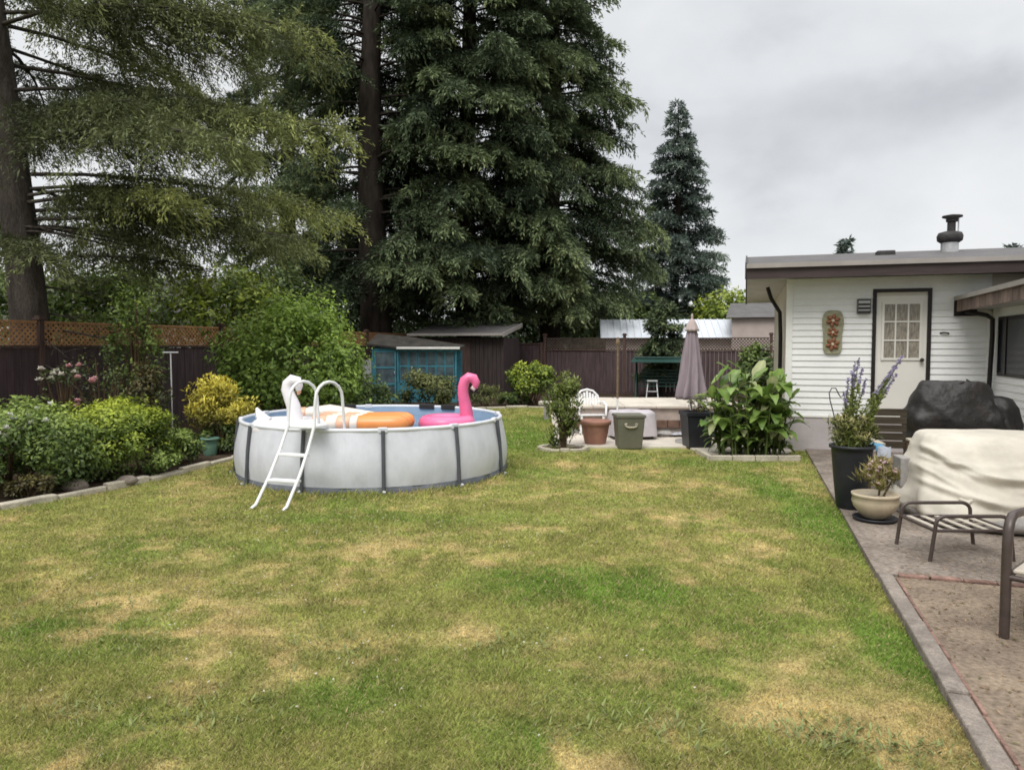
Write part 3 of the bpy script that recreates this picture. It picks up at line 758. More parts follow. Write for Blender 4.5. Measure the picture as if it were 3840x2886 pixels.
wz = MB()
wy0, wzt = on_wing(1238, 391, WX); wy1 = wy0 - 1.55; wzb = 1.30; wzt = 2.17
siding(wz, -7.9, wy1, .25, 2.30, WX, axis='y'); siding(wz, wy0, -.03, .25, 2.30, WX, axis='y')
siding(wz, wy1, wy0, .25, wzb, WX, axis='y'); siding(wz, wy1, wy0, wzt, 2.30, WX, axis='y')
wz.build('wall', M_SIDING, house)
MB().box(-.03, .07, -.03, .02, Z0 - .01, ZT).build('corner_trim', M_TRIMW, house)
MB().box(WX - .07, WX - .025, -.035, -.002, .25, 2.27).build('corner_trim', M_TRIMW, house)
MB().box(-.022, WX, -.018, .0, 0.0, Z0 - .03).build('skirting', M_SKIRT, house)
MB().box(-.026, WX - .03, -.034, -.002, Z0 - .028, Z0 + .004).build('sill_board', M_TRIMW, house)
MB().box(WX - .02, WX, -7.9, -.04, 0, .24).build('skirting', M_SKIRT, house)
# roof
ex0, ex1, ey0, ey1 = -.66, 8.6, -.62, 7.0; rz_, ryg = 3.58, 3.2; ez = 3.03
rf = MB()
vs = [(ex0, ey0, ez), (ex1, ey0, ez + .04), (ex1, ryg, rz_ + .02), (ex0, ryg, rz_), (ex1, ey1, ez), (ex0, ey1, ez)]
vs += [(x, y, z - .03) for x, y, z in vs]
rf.add(vs, [(0, 1, 2, 3), (3, 2, 4, 5), (7, 6, 9, 8), (8, 9, 11, 10), (0, 6, 7, 1), (1, 7, 8, 2), (2, 8, 10, 4), (4, 10, 11, 5), (5, 11, 9, 3), (3, 9, 6, 0)])
roof = rf.build('roof', M_ROOF, house)
MB().box(1.55, 1.85, 1.6, 1.85, 3.25, 3.44).build('roof_vent', M_SOOT, roof, bevel=.02)
fa = MB()
fa.add([(ex0, ey0 - .001, 2.80), (ex1, ey0 - .001, 2.82), (ex1, ey0 - .001, ez + .02), (ex0, ey0 - .001, ez - .02), (ex0, ey0 + .03, 2.80), (ex1, ey0 + .03, 2.82), (ex1, ey0 + .03, ez + .0), (ex0, ey0 + .03, ez - .032)], [(0, 1, 2, 3), (5, 4, 7, 6), (0, 4, 5, 1), (3, 2, 6, 7)])
fa.build('fascia', M_FASCIA, house)
# rake board on the left end follows the roof slope
rk = MB(); rk.add([(ex0 - .03, ey0, 2.80), (ex0 - .03, ey0, ez + .03), (ex0 - .03, ryg, rz_ + .03), (ex0 - .03, ey1, ez + .03), (ex0 - .03, ey1, 2.80), (ex0 - .03, ryg, 3.36),
    (ex0, ey0, 2.80), (ex0, ey0, ez + .03), (ex0, ryg, rz_ + .03), (ex0, ey1, ez + .03), (ex0, ey1, 2.80), (ex0, ryg, 3.36)],
    [(0, 1, 2, 5), (5, 2, 3, 4), (7, 6, 11, 8), (8, 11, 10, 9), (0, 6, 7, 1), (1, 7, 8, 2), (2, 8, 9, 3), (3, 9, 10, 4), (4, 10, 11, 5), (5, 11, 6, 0)])
rk.build('rake_board', M_BLACKTRIM, house)
MB().add([(ex0, ey0 + .03, 2.83), (ex1, ey0 + .03, 2.85), (ex1, .0, 2.85), (.0, .0, 2.85), (.0, ey1, 2.83), (ex0, ey1, 2.83)], [(0, 1, 2, 3), (0, 3, 4, 5)]).build('soffit', M_SOFFIT, house)
MB().box(ex0 - .01, ex1, ey0 - .05, ey0 - .004, ez - .06, ez + .012).build('drip_edge', M_GUTTER, house)
# door
dr = MB(); dr.box(dx0 + .055, dx1 - .055, -.006, .02, .52, dz1 - .055); door = dr.build('door', M_DOOR, house)
fr = MB(); fr.box(dx0, dx0 + .055, -.04, .01, .50, dz1); fr.box(dx1 - .055, dx1, -.04, .01, .50, dz1); fr.box(dx0, dx1, -.042, .01, dz1 + .001, dz1 + .055)
fr.build('door_frame', M_BLACKTRIM, door)
gx0, gz1 = on_facade(1093, 375); gx1, gz0 = on_facade(1138, 444)
MB().box(gx0, gx1, -.012, -.0065, gz0, gz1).build('pane', M_CURTAIN, door)
mu = MB()
for k in range(4): xx = gx0 + (gx1 - gx0) * k / 3; e = .018 if k in (0, 3) else .011; mu.box(xx - e, xx + e, -.03, -.012, gz0 - .02, gz1 + .02)
for k in range(4): zz = gz0 + (gz1 - gz0) * k / 3; e = .018 if k in (0, 3) else .011; mu.box(gx0 - .018, gx1 + .018, -.026, -.012, zz - e, zz + e)
mu.build('glazing_bars', M_DOOR, door)
MB().tube([(dx1 - .12, -.006, 1.52), (dx1 - .12, -.06, 1.52)], [.018, .018], 8).tube([(dx1 - .12, -.05, 1.52), (dx1 - .12, -.085, 1.52)], [.032, .026], 10).build('knob', M_METAL_DK, door)
# wing window
wn = MB().box(WX - .028, WX - .0, wy1, wy0, wzb, wzt).build('window', M_BLACKTRIM, house)
MB().box(WX - .034, WX - .029, wy1 + .05, wy0 - .05, wzb + .05, wzt - .05).build('pane', M_DARKGLASS, wn)
MB().box(WX - .046, WX - .036, wy0 - .42, wy0 - .38, wzb + .02, wzt - .02).build('mullion', M_METAL_DK, wn)
# wing roof
wr = MB(); wez = 2.50
X0, X1 = 2.42, 8.8
vs = [(X0, -8.3, wez + .06), (X1, -8.3, wez + .9), (X1, -.02, wez + .84), (X0, -.02, wez)]
vs += [(x, y, z - .05) for x, y, z in vs]
wr.add(vs, [(0, 1, 2, 3), (7, 6, 5, 4), (0, 4, 5, 1), (1, 5, 6, 2), (2, 6, 7, 3), (3, 7, 4, 0)])
wroof = wr.build('roof', M_ROOF, house)
wf = MB(); wf.add([(X0 + .02, -8.3, 2.33), (X0 + .02, -.025, 2.27), (X0 + .02, -.025, 2.448), (X0 + .02, -8.3, 2.508), (X0 + .05, -8.3, 2.33), (X0 + .05, -.025, 2.27), (X0 + .05, -.025, 2.448), (X0 + .05, -8.3, 2.508)],
    [(0, 1, 2, 3), (5, 4, 7, 6), (0, 4, 5, 1), (1, 5, 6, 2), (3, 2, 6, 7), (0, 3, 7, 4)])
wf.build('fascia', mat('stained_fascia', (0.20, 0.145, 0.12), 0.8, .6, 2.2, stretch=(1, 3, 1), fine=.3), house)
MB().add([(X0 - .012, -8.3, 2.50), (X0 - .012, -.03, 2.44), (X0 - .012, -.03, 2.505), (X0 - .012, -8.3, 2.565), (X0 - .002, -8.3, 2.50), (X0 - .002, -.03, 2.44), (X0 - .002, -.03, 2.505), (X0 - .002, -8.3, 2.565)],
    [(0, 1, 2, 3), (5, 4, 7, 6), (0, 4, 5, 1), (3, 2, 6, 7)]).build('drip_edge', M_GUTTER, house)
MB().add([(X0 + .05, -8.3, 2.35), (WX, -8.3, 2.35), (WX, -.03, 2.30), (X0 + .05, -.03, 2.30)], [(0, 3, 2, 1)]).build('soffit', M_SOFFIT, house)
MB().box(X0 - .01, X0 + .30, -.06, -.022, 2.2, 2.50).build('eave_end', M_BLACKTRIM, house)
MB().tube([(X0 + .10, -.22, 2.27), (X0 + .22, -.25, 2.235), (WX - .16, -.30, 2.20), (WX - .09, -.31, 2.14), (WX - .085, -.31, 1.9), (WX - .09, -.26, 1.2), (WX - .10, -.22, .55), (WX - .10, -.22, .1)], .033, 8).build('downspout', M_BLACKTRIM, house)
# downspout on the far left of the house
MB().tube([(-.30, 1.2, 2.80), (-.24, 1.2, 2.6), (-.08, 1.3, 2.35), (-.06, 1.3, 1.9), (-.06, 1.3, 1.2), (-.06, 1.3, .1)], .035, 8).build('downspout', M_BLACKTRIM, house)
# flue
px_, py_ = to_h(D(1175, 303, 13.6)); 
fz = 3.40
ch = MB().lathe([(.145, fz - .1), (.145, fz + .30), (.14, fz + .32)], 20, (px_, py_)).build('flue', M_GALV, house)
MB().lathe([(.15, fz + .20), (.205, fz + .24), (.215, fz + .32), (.19, fz + .38), (.08, fz + .41)], 20, (px_, py_)).build('collar', M_SOOT, ch)
MB().lathe([(.07, fz + .40), (.07, fz + .60)], 14, (px_ + .02, py_)).build('pipe', M_SOOT, ch)
MB().lathe([(.10, fz + .58), (.105, fz + .62), (.09, fz + .63), (.17, fz + .66), (.165, fz + .685), (.03, fz + .71)], 16, (px_ + .03, py_)).build('rain_cap', M_SOOT, ch)
MB().tube([(px_ + .12, py_ - .05, fz + .38), (px_ + .12, py_ - .05, fz + .65)], .012, 6).build('stay', M_GALV, ch)

# plaque with three rosettes, lamp
qx0, qz1 = on_facade(1017, 384); qx1, qz0 = on_facade(1043, 438)
plq = empty('wall_plaque', hloc((qx0 + qx1) / 2, -.026), -TH, 'tall rounded wooden plaque with three reddish rosettes on the white siding', 'wall plaque')
hw = (qx1 - qx0) / 2; b = MB(); out = []
for k in range(48):
    a = 2 * math.pi * k / 48; ca, sa = math.cos(a), math.sin(a)
    e = 4.0; xx = hw * abs(ca) ** (2 / e) * (1 if ca > 0 else -1); zz = (qz1 - qz0) / 2 * abs(sa) ** (2 / e) * (1 if sa > 0 else -1)
    xx *= .82 + .18 * (zz / ((qz1 - qz0) / 2)) ** 2 if zz < 0 else .88 + .12 * math.sin(min(1, zz / .34) * 2.6)
    out.append((xx, zz + (qz0 + qz1) / 2))
n = len(out); b.add([(x, 0, z) for x, z in out] + [(x, -.025, z) for x, z in out], [tuple(range(n))[::-1], tuple(range(n, 2 * n))[::1]] + [(i, (i + 1) % n, (i + 1) % n + n, i + n) for i in range(n)])
b.build('board', M_PLAQUE, plq, bevel=.006)
for dz, rr in ((.19, .105), (0, .085), (-.19, .105)):
    c0 = (qz0 + qz1) / 2 + dz; b = MB()
    for k in range(6):
        a = 2 * math.pi * k / 6 + .3
        b.tube([(rr * .3 * math.cos(a), -.03, c0 + rr * .3 * math.sin(a)), (rr * .65 * math.cos(a), -.042, c0 + rr * .65 * math.sin(a)), (rr * math.cos(a), -.032, c0 + rr * math.sin(a))], [rr * .2, rr * .32, rr * .14], 8)
    ro = b.build('rosette', M_PLAQUER, plq)
    MB().tube([(0, -.03, c0), (0, -.055, c0)], [rr * .3, rr * .2], 10).build('centre', M_PLAQUEC, ro)
l0x, l0z1 = on_facade(1060, 370); l1x, l0z0 = on_facade(1077, 388)
lp_ = empty('wall_light', hloc((l0x + l1x) / 2, -.02), -TH, 'small square grey wall light fixed beside the back door', 'wall light')
hw = (l1x - l0x) / 2
MB().box(-hw, hw, -.03, .0, l0z0, l0z1).build('back_plate', M_LAMP, lp_, bevel=.006)
b = MB()
for k in range(4): zz = l0z0 + (l0z1 - l0z0) * (k + .5) / 4; b.box(-hw * .85, hw * .85, -.09 + .008 * k, -.032, zz - .018, zz + .016)
b.build('louvre', M_METAL_DK, lp_, bevel=.004)
MB().box(-hw * .8, hw * .8, -.07, -.034, l0z0 + .03, l0z1 - .03).build('lens', M_GREYFOOT, lp_)
pu = hloc(on_facade(1168, 412)[0], -.02, on_facade(1168, 412)[1])
hk = empty('wall_tap', pu, -TH, 'tiny dark hook fixed on siding right of the door', 'hook')
MB().tube([(-.06, -.0, .0), (-.02, -.03, .01), (.05, -.03, .0), (.06, -.0, -.01)], .012, 6).build('hook', M_METAL_DK, hk)

# ================================================================== OUTBUILDINGS
# blue greenhouse
gp = G(461, 498); gp = Vector((gp.x, gp.y, 0)); GA = -.08
gh = empty('greenhouse', gp, GA, 'small teal blue garden greenhouse with many panes in the far left corner', 'greenhouse')
GW, GD = 2.60, 1.1; dW = .80
MB().box(0, GW, .02, GD, 0, .08).box(0, GW, GD - .04, GD, .08, 1.6).box(.0, .03, .1, GD - .05, .08, 1.7).build('wall', M_TEAL, gh)
MB().box(-.28, -.02, -.02, .02, .0, 1.30).build('side_panel', M_GREYPANEL, gh)
pst = MB()
for x in (.03, dW, GW - .03): pst.box(x - .024, x + .024, -.03, .03, 0, 1.66)
pst.box(0, GW, -.025, .025, 1.60, 1.66).box(dW, GW, -.02, .02, .56, .62).box(0, GW, -.02, .02, 0.02, .08)
pst.build('frame', M_TEAL, gh)
MB().box(dW + .03, GW - .06, -.01, .01, .08, .56).build('lower_panel', M_TEAL, gh)
for k in range(6):
    x0 = dW + .05 + k * (GW - dW - .12) / 6; x1 = x0 + (GW - dW - .12) / 6 - .015
    wb = MB(); wb.box(x0, x0 + .018, -.016, .016, .63, 1.59).box(x1 - .018, x1, -.016, .016, .63, 1.59).box(x0, x1, -.015, .015, 1.10, 1.14).box(x0, x1, -.015, .015, .63, .67).box(x0, x1, -.015, .015, 1.55, 1.59)
    wo = wb.build('window', M_TEAL, gh)
    MB().box(x0 + .019, x1 - .019, -.004, .004, .671, 1.549).build('pane', M_PANE, wo)
dd = MB()
for x in (.07, dW - .10): dd.box(x, x + .05, -.035, -.005, .09, 1.60)
for z in (.09, .55, 1.05, 1.54): dd.box(.12, dW - .10, -.034, -.006, z, z + .05)
do = dd.build('door', M_TEAL, gh)
MB().box(.12, dW - .1, -.018, -.012, .14, 1.54).build('pane', M_PANE, do)
MB().tube([(dW - .1, -.04, .85), (dW - .1, -.07, .9), (dW - .1, -.04, .95)], .012, 6).build('handle', M_GALV, do)
rv = [(-.12, -.12, 1.80), (dW, -.14, 1.70), (GW + .1, -.14, 1.68), (GW + .1, GD, 1.76), (dW, GD, 2.04), (-.12, GD, 2.12)]
rv += [(x, y, z - .05) for x, y, z in rv]
MB().add(rv, [(0, 1, 4, 5), (1, 2, 3, 4), (11, 10, 7, 6), (10, 9, 8, 7), (0, 6, 7, 1), (1, 7, 8, 2), (2, 8, 9, 3), (3, 9, 10, 4), (4, 10, 11, 5), (5, 11, 6, 0)]).build('roof', M_MOSSROOF, gh)
MB().box(dW, GW + .12, -.20, -.145, 1.63, 1.70).build('gutter', M_TRIMW, gh, bevel=.01)
# dark shed
sp = D(506, 430, 25.4); sp.z = 0
sh = empty('garden_shed', sp, -TH, 'dark brown lean-to shed with pale metal roof edge behind the greenhouse', 'shed')
SW_, SD_ = 3.35, 2.1
s = MB(); x = 0.05
while x < SW_ - .05: s.box(x + .003, min(x + .145, SW_ - .05) - .003, .3, .325 + random.uniform(-.004, .004), 0, 2.02); x += .15
s.box(.06, SW_ - .06, .328, SD_, 0, 2.0); s.build('wall', M_SHEDWOOD, sh)
rv = [(-.05, 0, 2.14), (SW_, 0, 2.14), (SW_, SD_ + .1, 2.52), (-.05, SD_ + .1, 2.52)]; rv += [(a, b, c - .05) for a, b, c in rv]
ro = MB().add(rv, [(0, 1, 2, 3), (7, 6, 5, 4), (0, 4, 5, 1), (1, 5, 6, 2), (2, 6, 7, 3), (3, 7, 4, 0)]).build('roof', M_ROOF, sh)
MB().box(-.06, SW_ + .01, -.03, -.004, 2.07, 2.15).build('roof_edge', M_GUTTER, ro)
MB().add([(SW_ + .005, 0, 2.02), (SW_ + .005, SD_ + .1, 2.40), (SW_ + .005, SD_ + .1, 2.54), (SW_ + .005, 0, 2.16), (SW_ + .03, 0, 2.02), (SW_ + .03, SD_ + .1, 2.40), (SW_ + .03, SD_ + .1, 2.54), (SW_ + .03, 0, 2.16)], [(0, 3, 2, 1), (4, 5, 6, 7), (0, 1, 5, 4), (2, 3, 7, 6), (0, 4, 7, 3), (1, 2, 6, 5)]).build('rake_board', M_GUTTER, ro)
MB().box(1.3, 2.1, .29, .299, .05, 1.85).build('door', M_FENCE2, sh)
# neighbour's building beyond the back fence
nb_ = empty('neighbour_building', (3.45, 28.2, 0), R(-5), 'low building with pale metal roof standing beyond the back fence', 'building')
MB().box(.1, 5.2, .1, 2.6, 0, 2.0).build('wall', M_HOUSEPINK, nb_)
rb = MB(); rv = [(-.1, -.15, 2.0), (5.35, -.15, 2.0), (5.35, 1.3, 2.76), (-.1, 1.3, 2.76), (5.35, 2.8, 2.05), (-.1, 2.8, 2.05)]
rb.add(rv, [(0, 1, 2, 3), (3, 2, 4, 5)])
for k in range(22):
    x = -.05 + k * .25; rb.bar((x, -.15, 2.015), (x, 1.3, 2.775), .03, .03)
rb.build('roof', M_TIN, nb_)
nb2 = empty('neighbour_house', (8.1, 27.5, 0), R(-20), 'pale pinkish neighbouring wall glimpsed left of the house eave', 'building')
MB().box(0, 2.6, 0, 4, 0, 2.75).build('wall', M_HOUSEPINK, nb2)
MB().add([(-.2, -.2, 2.76), (2.8, -.2, 2.76), (2.8, 2, 3.4), (-.2, 2, 3.4), (2.8, 4.2, 2.76), (-.2, 4.2, 2.76)], [(0, 1, 2, 3), (3, 2, 4, 5)]).build('roof', M_ROOF, nb2)
nb3 = empty('neighbour_house', (-22, 27, 0), R(12), 'pale neighbouring house half hidden beyond the left fence', 'building')
MB().box(0, 12, 0, 7, 0, 3.0).build('wall', M_TRIMW, nb3)
MB().add([(-.4, -.5, 3.0), (12.4, -.5, 3.0), (12.4, 3.5, 4.6), (-.4, 3.5, 4.6), (12.4, 7.5, 3.0), (-.4, 7.5, 3.0)], [(0, 1, 2, 3), (3, 2, 4, 5)]).build('roof', M_ROOF, nb3)

# raised platform at the back of the lawn
pl = empty('raised_platform', (1.0, 14.45, 0), R(-2), 'low cream paved raised platform with pinkish stucco front behind the pots', 'platform')
MB().box(0, 3.6, .02, 2.3, .30, .53).build('front', M_PLATFRONT, pl)
MB().box(.03, 3.57, .05, 2.27, .0, .15).build('footing', M_CONC, pl)
b = MB()
for k in range(16): b.box(.01 + k * .224, .01 + k * .224 + .214, .0, .16, .152, .298)
b.build('brick_course', mat('brown_brick', (0.19, 0.115, 0.085), 0.85, .4, 7, fine=.2), pl, bevel=.008)
b = MB()
for k in range(6):
    for j in range(4): b.box(-.03 + k * .61, .57 + k * .61, -.05 + j * .6, .54 + j * .6, .533, .578)
b.build('coping', M_PLATTOP, pl, bevel=.008)
b = MB().box(-.35, .9, .9, 1.5, .35, .44); b.box(-.3, -.2, .95, 1.45, 0, .35); b.box(.75, .85, 1.55, 1.6, 0, .35)
bn = empty('low_bench', (.62, 17.4, 0), R(-10), 'low pale garden bench slab at the foot of the back fence', 'bench')
MB().box(0, 1.3, 0, .4, .36, .43).build('seat', M_PLATTOP, bn, bevel=.01)
for x in (.12, 1.08): MB().box(x, x + .1, .05, .35, 0, .358).build('leg', M_CONC, bn)
# loose stones in front of the platform
for k, (px, py, r, lab) in enumerate([(806, 536, .13, 'flat pale stone nearest the olive bin, in front of the platform'), (822, 541, .17, 'largest pale rubble stone in front of the platform'), (838, 537, .10, 'small grey stone nearest the black square planter, before the platform')]):
    g = G(px, py); rg = np.random.default_rng(k)
    b = MB().lathe([(r * .7, 0), (r * 1.05, r * .2), (r * .9, r * .45), (r * .45, r * .62), (.01, r * .63)], 14, fn=lambda q, z, a: q * (1 + .16 * math.sin(2 * a + k) + .08 * math.sin(5 * a)))
    o = b.build('stone', M_CONC); o.location = (g.x, g.y, .02); tag(o, lab, 'stone', 'rubble stones in front of the platform')

lt = empty('covered_table', (2.24, 13.85, .028), R(4), 'low table under a pale lilac sheet behind the bin, beside the white chair', 'covered table')
ltm = MB(); nn_ = 40; vs = []
for z, q in ((.06, 1.04), (.2, 1.03), (.34, 1.0), (.44, .98), (.485, .95), (.50, .9), (.503, .45), (.503, .1)):
    for k in range(nn_):
        a = 2 * math.pi * k / nn_; ca, sa = math.cos(a), math.sin(a)
        f = q * (1 + .03 * math.sin(7 * a + 5 * z) * max(0, .5 - z) * 2)
        vs.append((.42 * f * abs(ca) ** .45 * (1 if ca > 0 else -1), .36 * f * abs(sa) ** .45 * (1 if sa > 0 else -1), z + .012 * math.sin(5 * a) * (1 if z > .3 else 0)))
ltm.add(vs, [(i * nn_ + k, i * nn_ + (k + 1) % nn_, (i + 1) * nn_ + (k + 1) % nn_, (i + 1) * nn_ + k) for i in range(7) for k in range(nn_)] + [tuple(range(7 * nn_, 8 * nn_))], True)
ltm.build('sheet', mat('pale_lilac_sheet', (.52, .48, .50), .8, .15, 3, bump=.3, bscale=9), lt)
for sx_ in (-.32, .32):
    for sy_ in (-.26, .26): MB().tube([(sx_, sy_, 0), (sx_, sy_, .46)], .022, 8).build('leg', M_METAL_DK, lt)
# ================================================================== GARDEN OBJECTS
# closed parasol
up = D(855, 500, 13.15); up.z = 0
um = empty('garden_parasol', up, 0, 'closed mauve grey garden parasol standing behind the black square planter', 'umbrella')
MB().lathe([(.27, .02), (.27, .07), (.10, .10), (.06, .12), (.05, .3)], 24).build('base', M_CONC, um)
MB().tube([(0, 0, .1), (0, 0, 2.12)], .021, 10).build('pole', M_WHITEPL, um)
def fold(r, z, a):
    f = (2.1 - z) / 1.35
    return r * (1 + (.10 + .20 * f) * math.sin(8 * a + 1.2 * math.sin(3 * z)) + .06 * math.sin(3 * a + 4 * z))
MB().lathe([(.02, 2.10), (.075, 2.04), (.10, 1.9), (.125, 1.7), (.155, 1.45), (.185, 1.2), (.215, .98), (.225, .86), (.21, .80), (.13, .80)], 96, fn=fold, cap=False).build('canopy', M_UMB, um)
MB().lathe([(.015, 2.22), (.05, 2.19), (.085, 2.12), (.115, 2.04), (.13, 2.0), (.10, 2.0)], 48, fn=lambda r, z, a: r * (1 + .06 * math.sin(8 * a))).build('vent_cap', M_UMBTOP, um)
MB().lathe([(.014, 2.2), (.022, 2.24), (.02, 2.28), (.004, 2.31)], 12).build('finial', M_UMBTOP, um)
# black square planter
g = G(860, 556)
g.x += .08
pp = empty('square_planter', (g.x, g.y + .22, .0), R(4), 'tall black square tapered planter below the closed parasol', 'planter')
def frustum(mb, a, b, z0, z1):
    mb.add([(-a, -a, z0), (a, -a, z0), (a, a, z0), (-a, a, z0), (-b, -b, z1), (b, -b, z1), (b, b, z1), (-b, b, z1)], [(0, 3, 2, 1), (0, 1, 5, 4), (1, 2, 6, 5), (2, 3, 7, 6), (3, 0, 4, 7)])
mb = MB(); frustum(mb, .185, .235, .0, .60); mb.build('body', M_BLACKPOT, pp)
MB().box(-.25, .25, -.25, -.20, .56, .63).box(-.25, .25, .20, .25, .56, .63).box(-.25, -.20, -.2, .2, .56, .63).box(.20, .25, -.2, .2, .56, .63).build('rim', M_BLACKPOT, pp, bevel=.008)
MB().box(-.22, .22, -.22, .22, .5, .555).build('soil', M_SOIL, pp)
shrub('potted_plant', g.x, g.y + .22, .18, .16, .95, 320, .06, [(.05, .06, .025), (.13, .14, .07), (.28, .28, .18)], 'thin straggly plant growing in the black square planter', 401, 'plant', .56, clumps=10, stems=6, lw=.3)
# bin
g = G(780, 556)
bn = empty('storage_bin', (g.x, g.y + .2, 0), R(3), 'olive grey plastic bin with pale handle on the lawn edge', 'bin')
b = MB(); b.add([(-.195, -.17, 0), (.195, -.17, 0), (.195, .17, 0), (-.195, .17, 0), (-.235, -.21, .53), (.235, -.21, .53), (.235, .21, .53), (-.235, .21, .53)], [(0, 3, 2, 1), (0, 1, 5, 4), (1, 2, 6, 5), (2, 3, 7, 6), (3, 0, 4, 7), (4, 5, 6, 7)]); b.build('body', M_BIN, bn, bevel=.02)
MB().box(-.25, .25, -.225, .225, .53, .585).build('rim', M_BIN, bn, bevel=.012)
MB().tube([(-.10, -.195, .42), (-.085, -.215, .39), (-.04, -.218, .375), (.04, -.218, .375), (.085, -.215, .39), (.10, -.195, .42)], .016, 8).tube([(-.11, -.195, .425), (-.07, -.215, .43)], .018, 6).tube([(.11, -.195, .425), (.07, -.215, .43)], .018, 6).build('handle', M_EDGING, bn)
# terracotta pot
g = G(738, 552)
tp = empty('terracotta_pot', (g.x, g.y + .2, 0), 0, 'wide round terracotta pot beside the white plastic chair', 'pot')
MB().lathe([(.17, 0), (.19, .06), (.22, .2), (.245, .34), (.25, .36)], 32).build('body', M_TERRA, tp)
MB().lathe([(.25, .355), (.275, .365), (.28, .42), (.27, .44), (.245, .44), (.24, .38), (.02, .375)], 32, cap=False).build('rim', M_TERRA, tp)
# white plastic chair behind it
g = G(735, 543)
wc = empty('garden_chair', (g.x, g.y + .4, 0), R(186), 'white plastic garden chair with rounded back behind the terracotta pot', 'chair')
wc.location.y += .3
b = MB()
pts = [(-.23, .42), (-.24, .6), (-.21, .75), (-.12, .84), (0, .87), (.12, .84), (.21, .75), (.24, .6), (.23, .42)]
b.tube([(x, -.22 - (z - .42) * .25, z) for x, z in pts], .022, 8)
for x in np.linspace(-.17, .17, 7): b.bar((x, -.22, .42), (x, -.22 - (.84 - .42 - abs(x) * .4) * .25, .84 - abs(x) * .5), .042, .012, up=(0, 1, 0))
b.build('backrest', M_WHITEPL, wc)
MB().box(-.24, .24, -.24, .24, .39, .42).build('seat', M_WHITEPL, wc, bevel=.012)
for sx in (-1, 1):
    for sy in (-1, 1): MB().bar((sx * .21, sy * .2, .39), (sx * .25, sy * .25, 0), .05, .04).build('leg', M_WHITEPL, wc)
    MB().tube([(sx * .26, .24, .40), (sx * .27, .22, .6), (sx * .27, .0, .64), (sx * .25, -.25, .62)], .022, 8).build('armrest', M_WHITEPL, wc)
# thin pole
g = G(769, 549)
po = empty('garden_pole', (g.x, g.y, 0), 0, 'tall thin garden pole, dark above and white below, behind the bin', 'pole')
po.location.y += .55
MB().tube([(0, 0, 0), (0, 0, .78)], .018, 8).build('lower_sleeve', M_WHITEPL, po)
MB().tube([(0, 0, .775), (.0, 0, 1.78)], .021, 8).lathe([(.03, 1.76), (.045, 1.80), (.03, 1.85), (.01, 1.9)], 12).build('shaft', M_WOOD, po)
# green metal rack by the back fence
g = G(812, 492)
rk = empty('plant_rack', (g.x, min(g.y, 24.2), 0), R(-16), 'dark green metal garden swing seat frame against the back fence', 'garden seat')
b = MB()
for sx in (-.75, .75):
    b.tube([(sx, -.35, 0), (sx, 0, 1.35), (sx, .35, 0)], .025, 6)
b.tube([(-.8, 0, 1.35), (.8, 0, 1.35)], .03, 8); b.build('frame', M_GREENMET, rk)
b = MB()
b.add([(-.9, -.5, 1.22), (.9, -.5, 1.22), (.9, .5, 1.36), (-.9, .5, 1.36), (-.9, -.5, 1.20), (.9, -.5, 1.20), (.9, .5, 1.34), (-.9, .5, 1.34)], [(0, 1, 2, 3), (7, 6, 5, 4), (0, 4, 5, 1), (1, 5, 6, 2), (2, 6, 7, 3), (3, 7, 4, 0)]); b.build('canopy', M_GREENMET, rk)
b = MB()
for k in range(5): b.box(-.62, .62, -.22 + k * .09, -.15 + k * .09, .42, .44)
b.build('seat', M_GREENMET, rk)
b = MB()
for k in range(5): b.box(-.62, .62, .22, .24, .5 + k * .1, .56 + k * .1)
b.build('backrest', M_GREENMET, rk)
# pale folding stool in front of the rack
g = G(789, 489)
st = empty('step_stool', (g.x, 23.3, 0), R(-10), 'small pale a-frame step stool standing near the back fence', 'stool')
for sx in (-.16, .16):
    MB().tube([(sx * 1.2, -.2, 0), (sx * .8, 0, .62), (sx * 1.2, .22, 0)], .018, 6).build('leg', M_GREYFOOT, st)
MB().box(-.16, .16, -.1, .1, .625, .655).box(-.16, .16, -.16, -.03, .30, .325).build('tread', M_GREYFOOT, st)

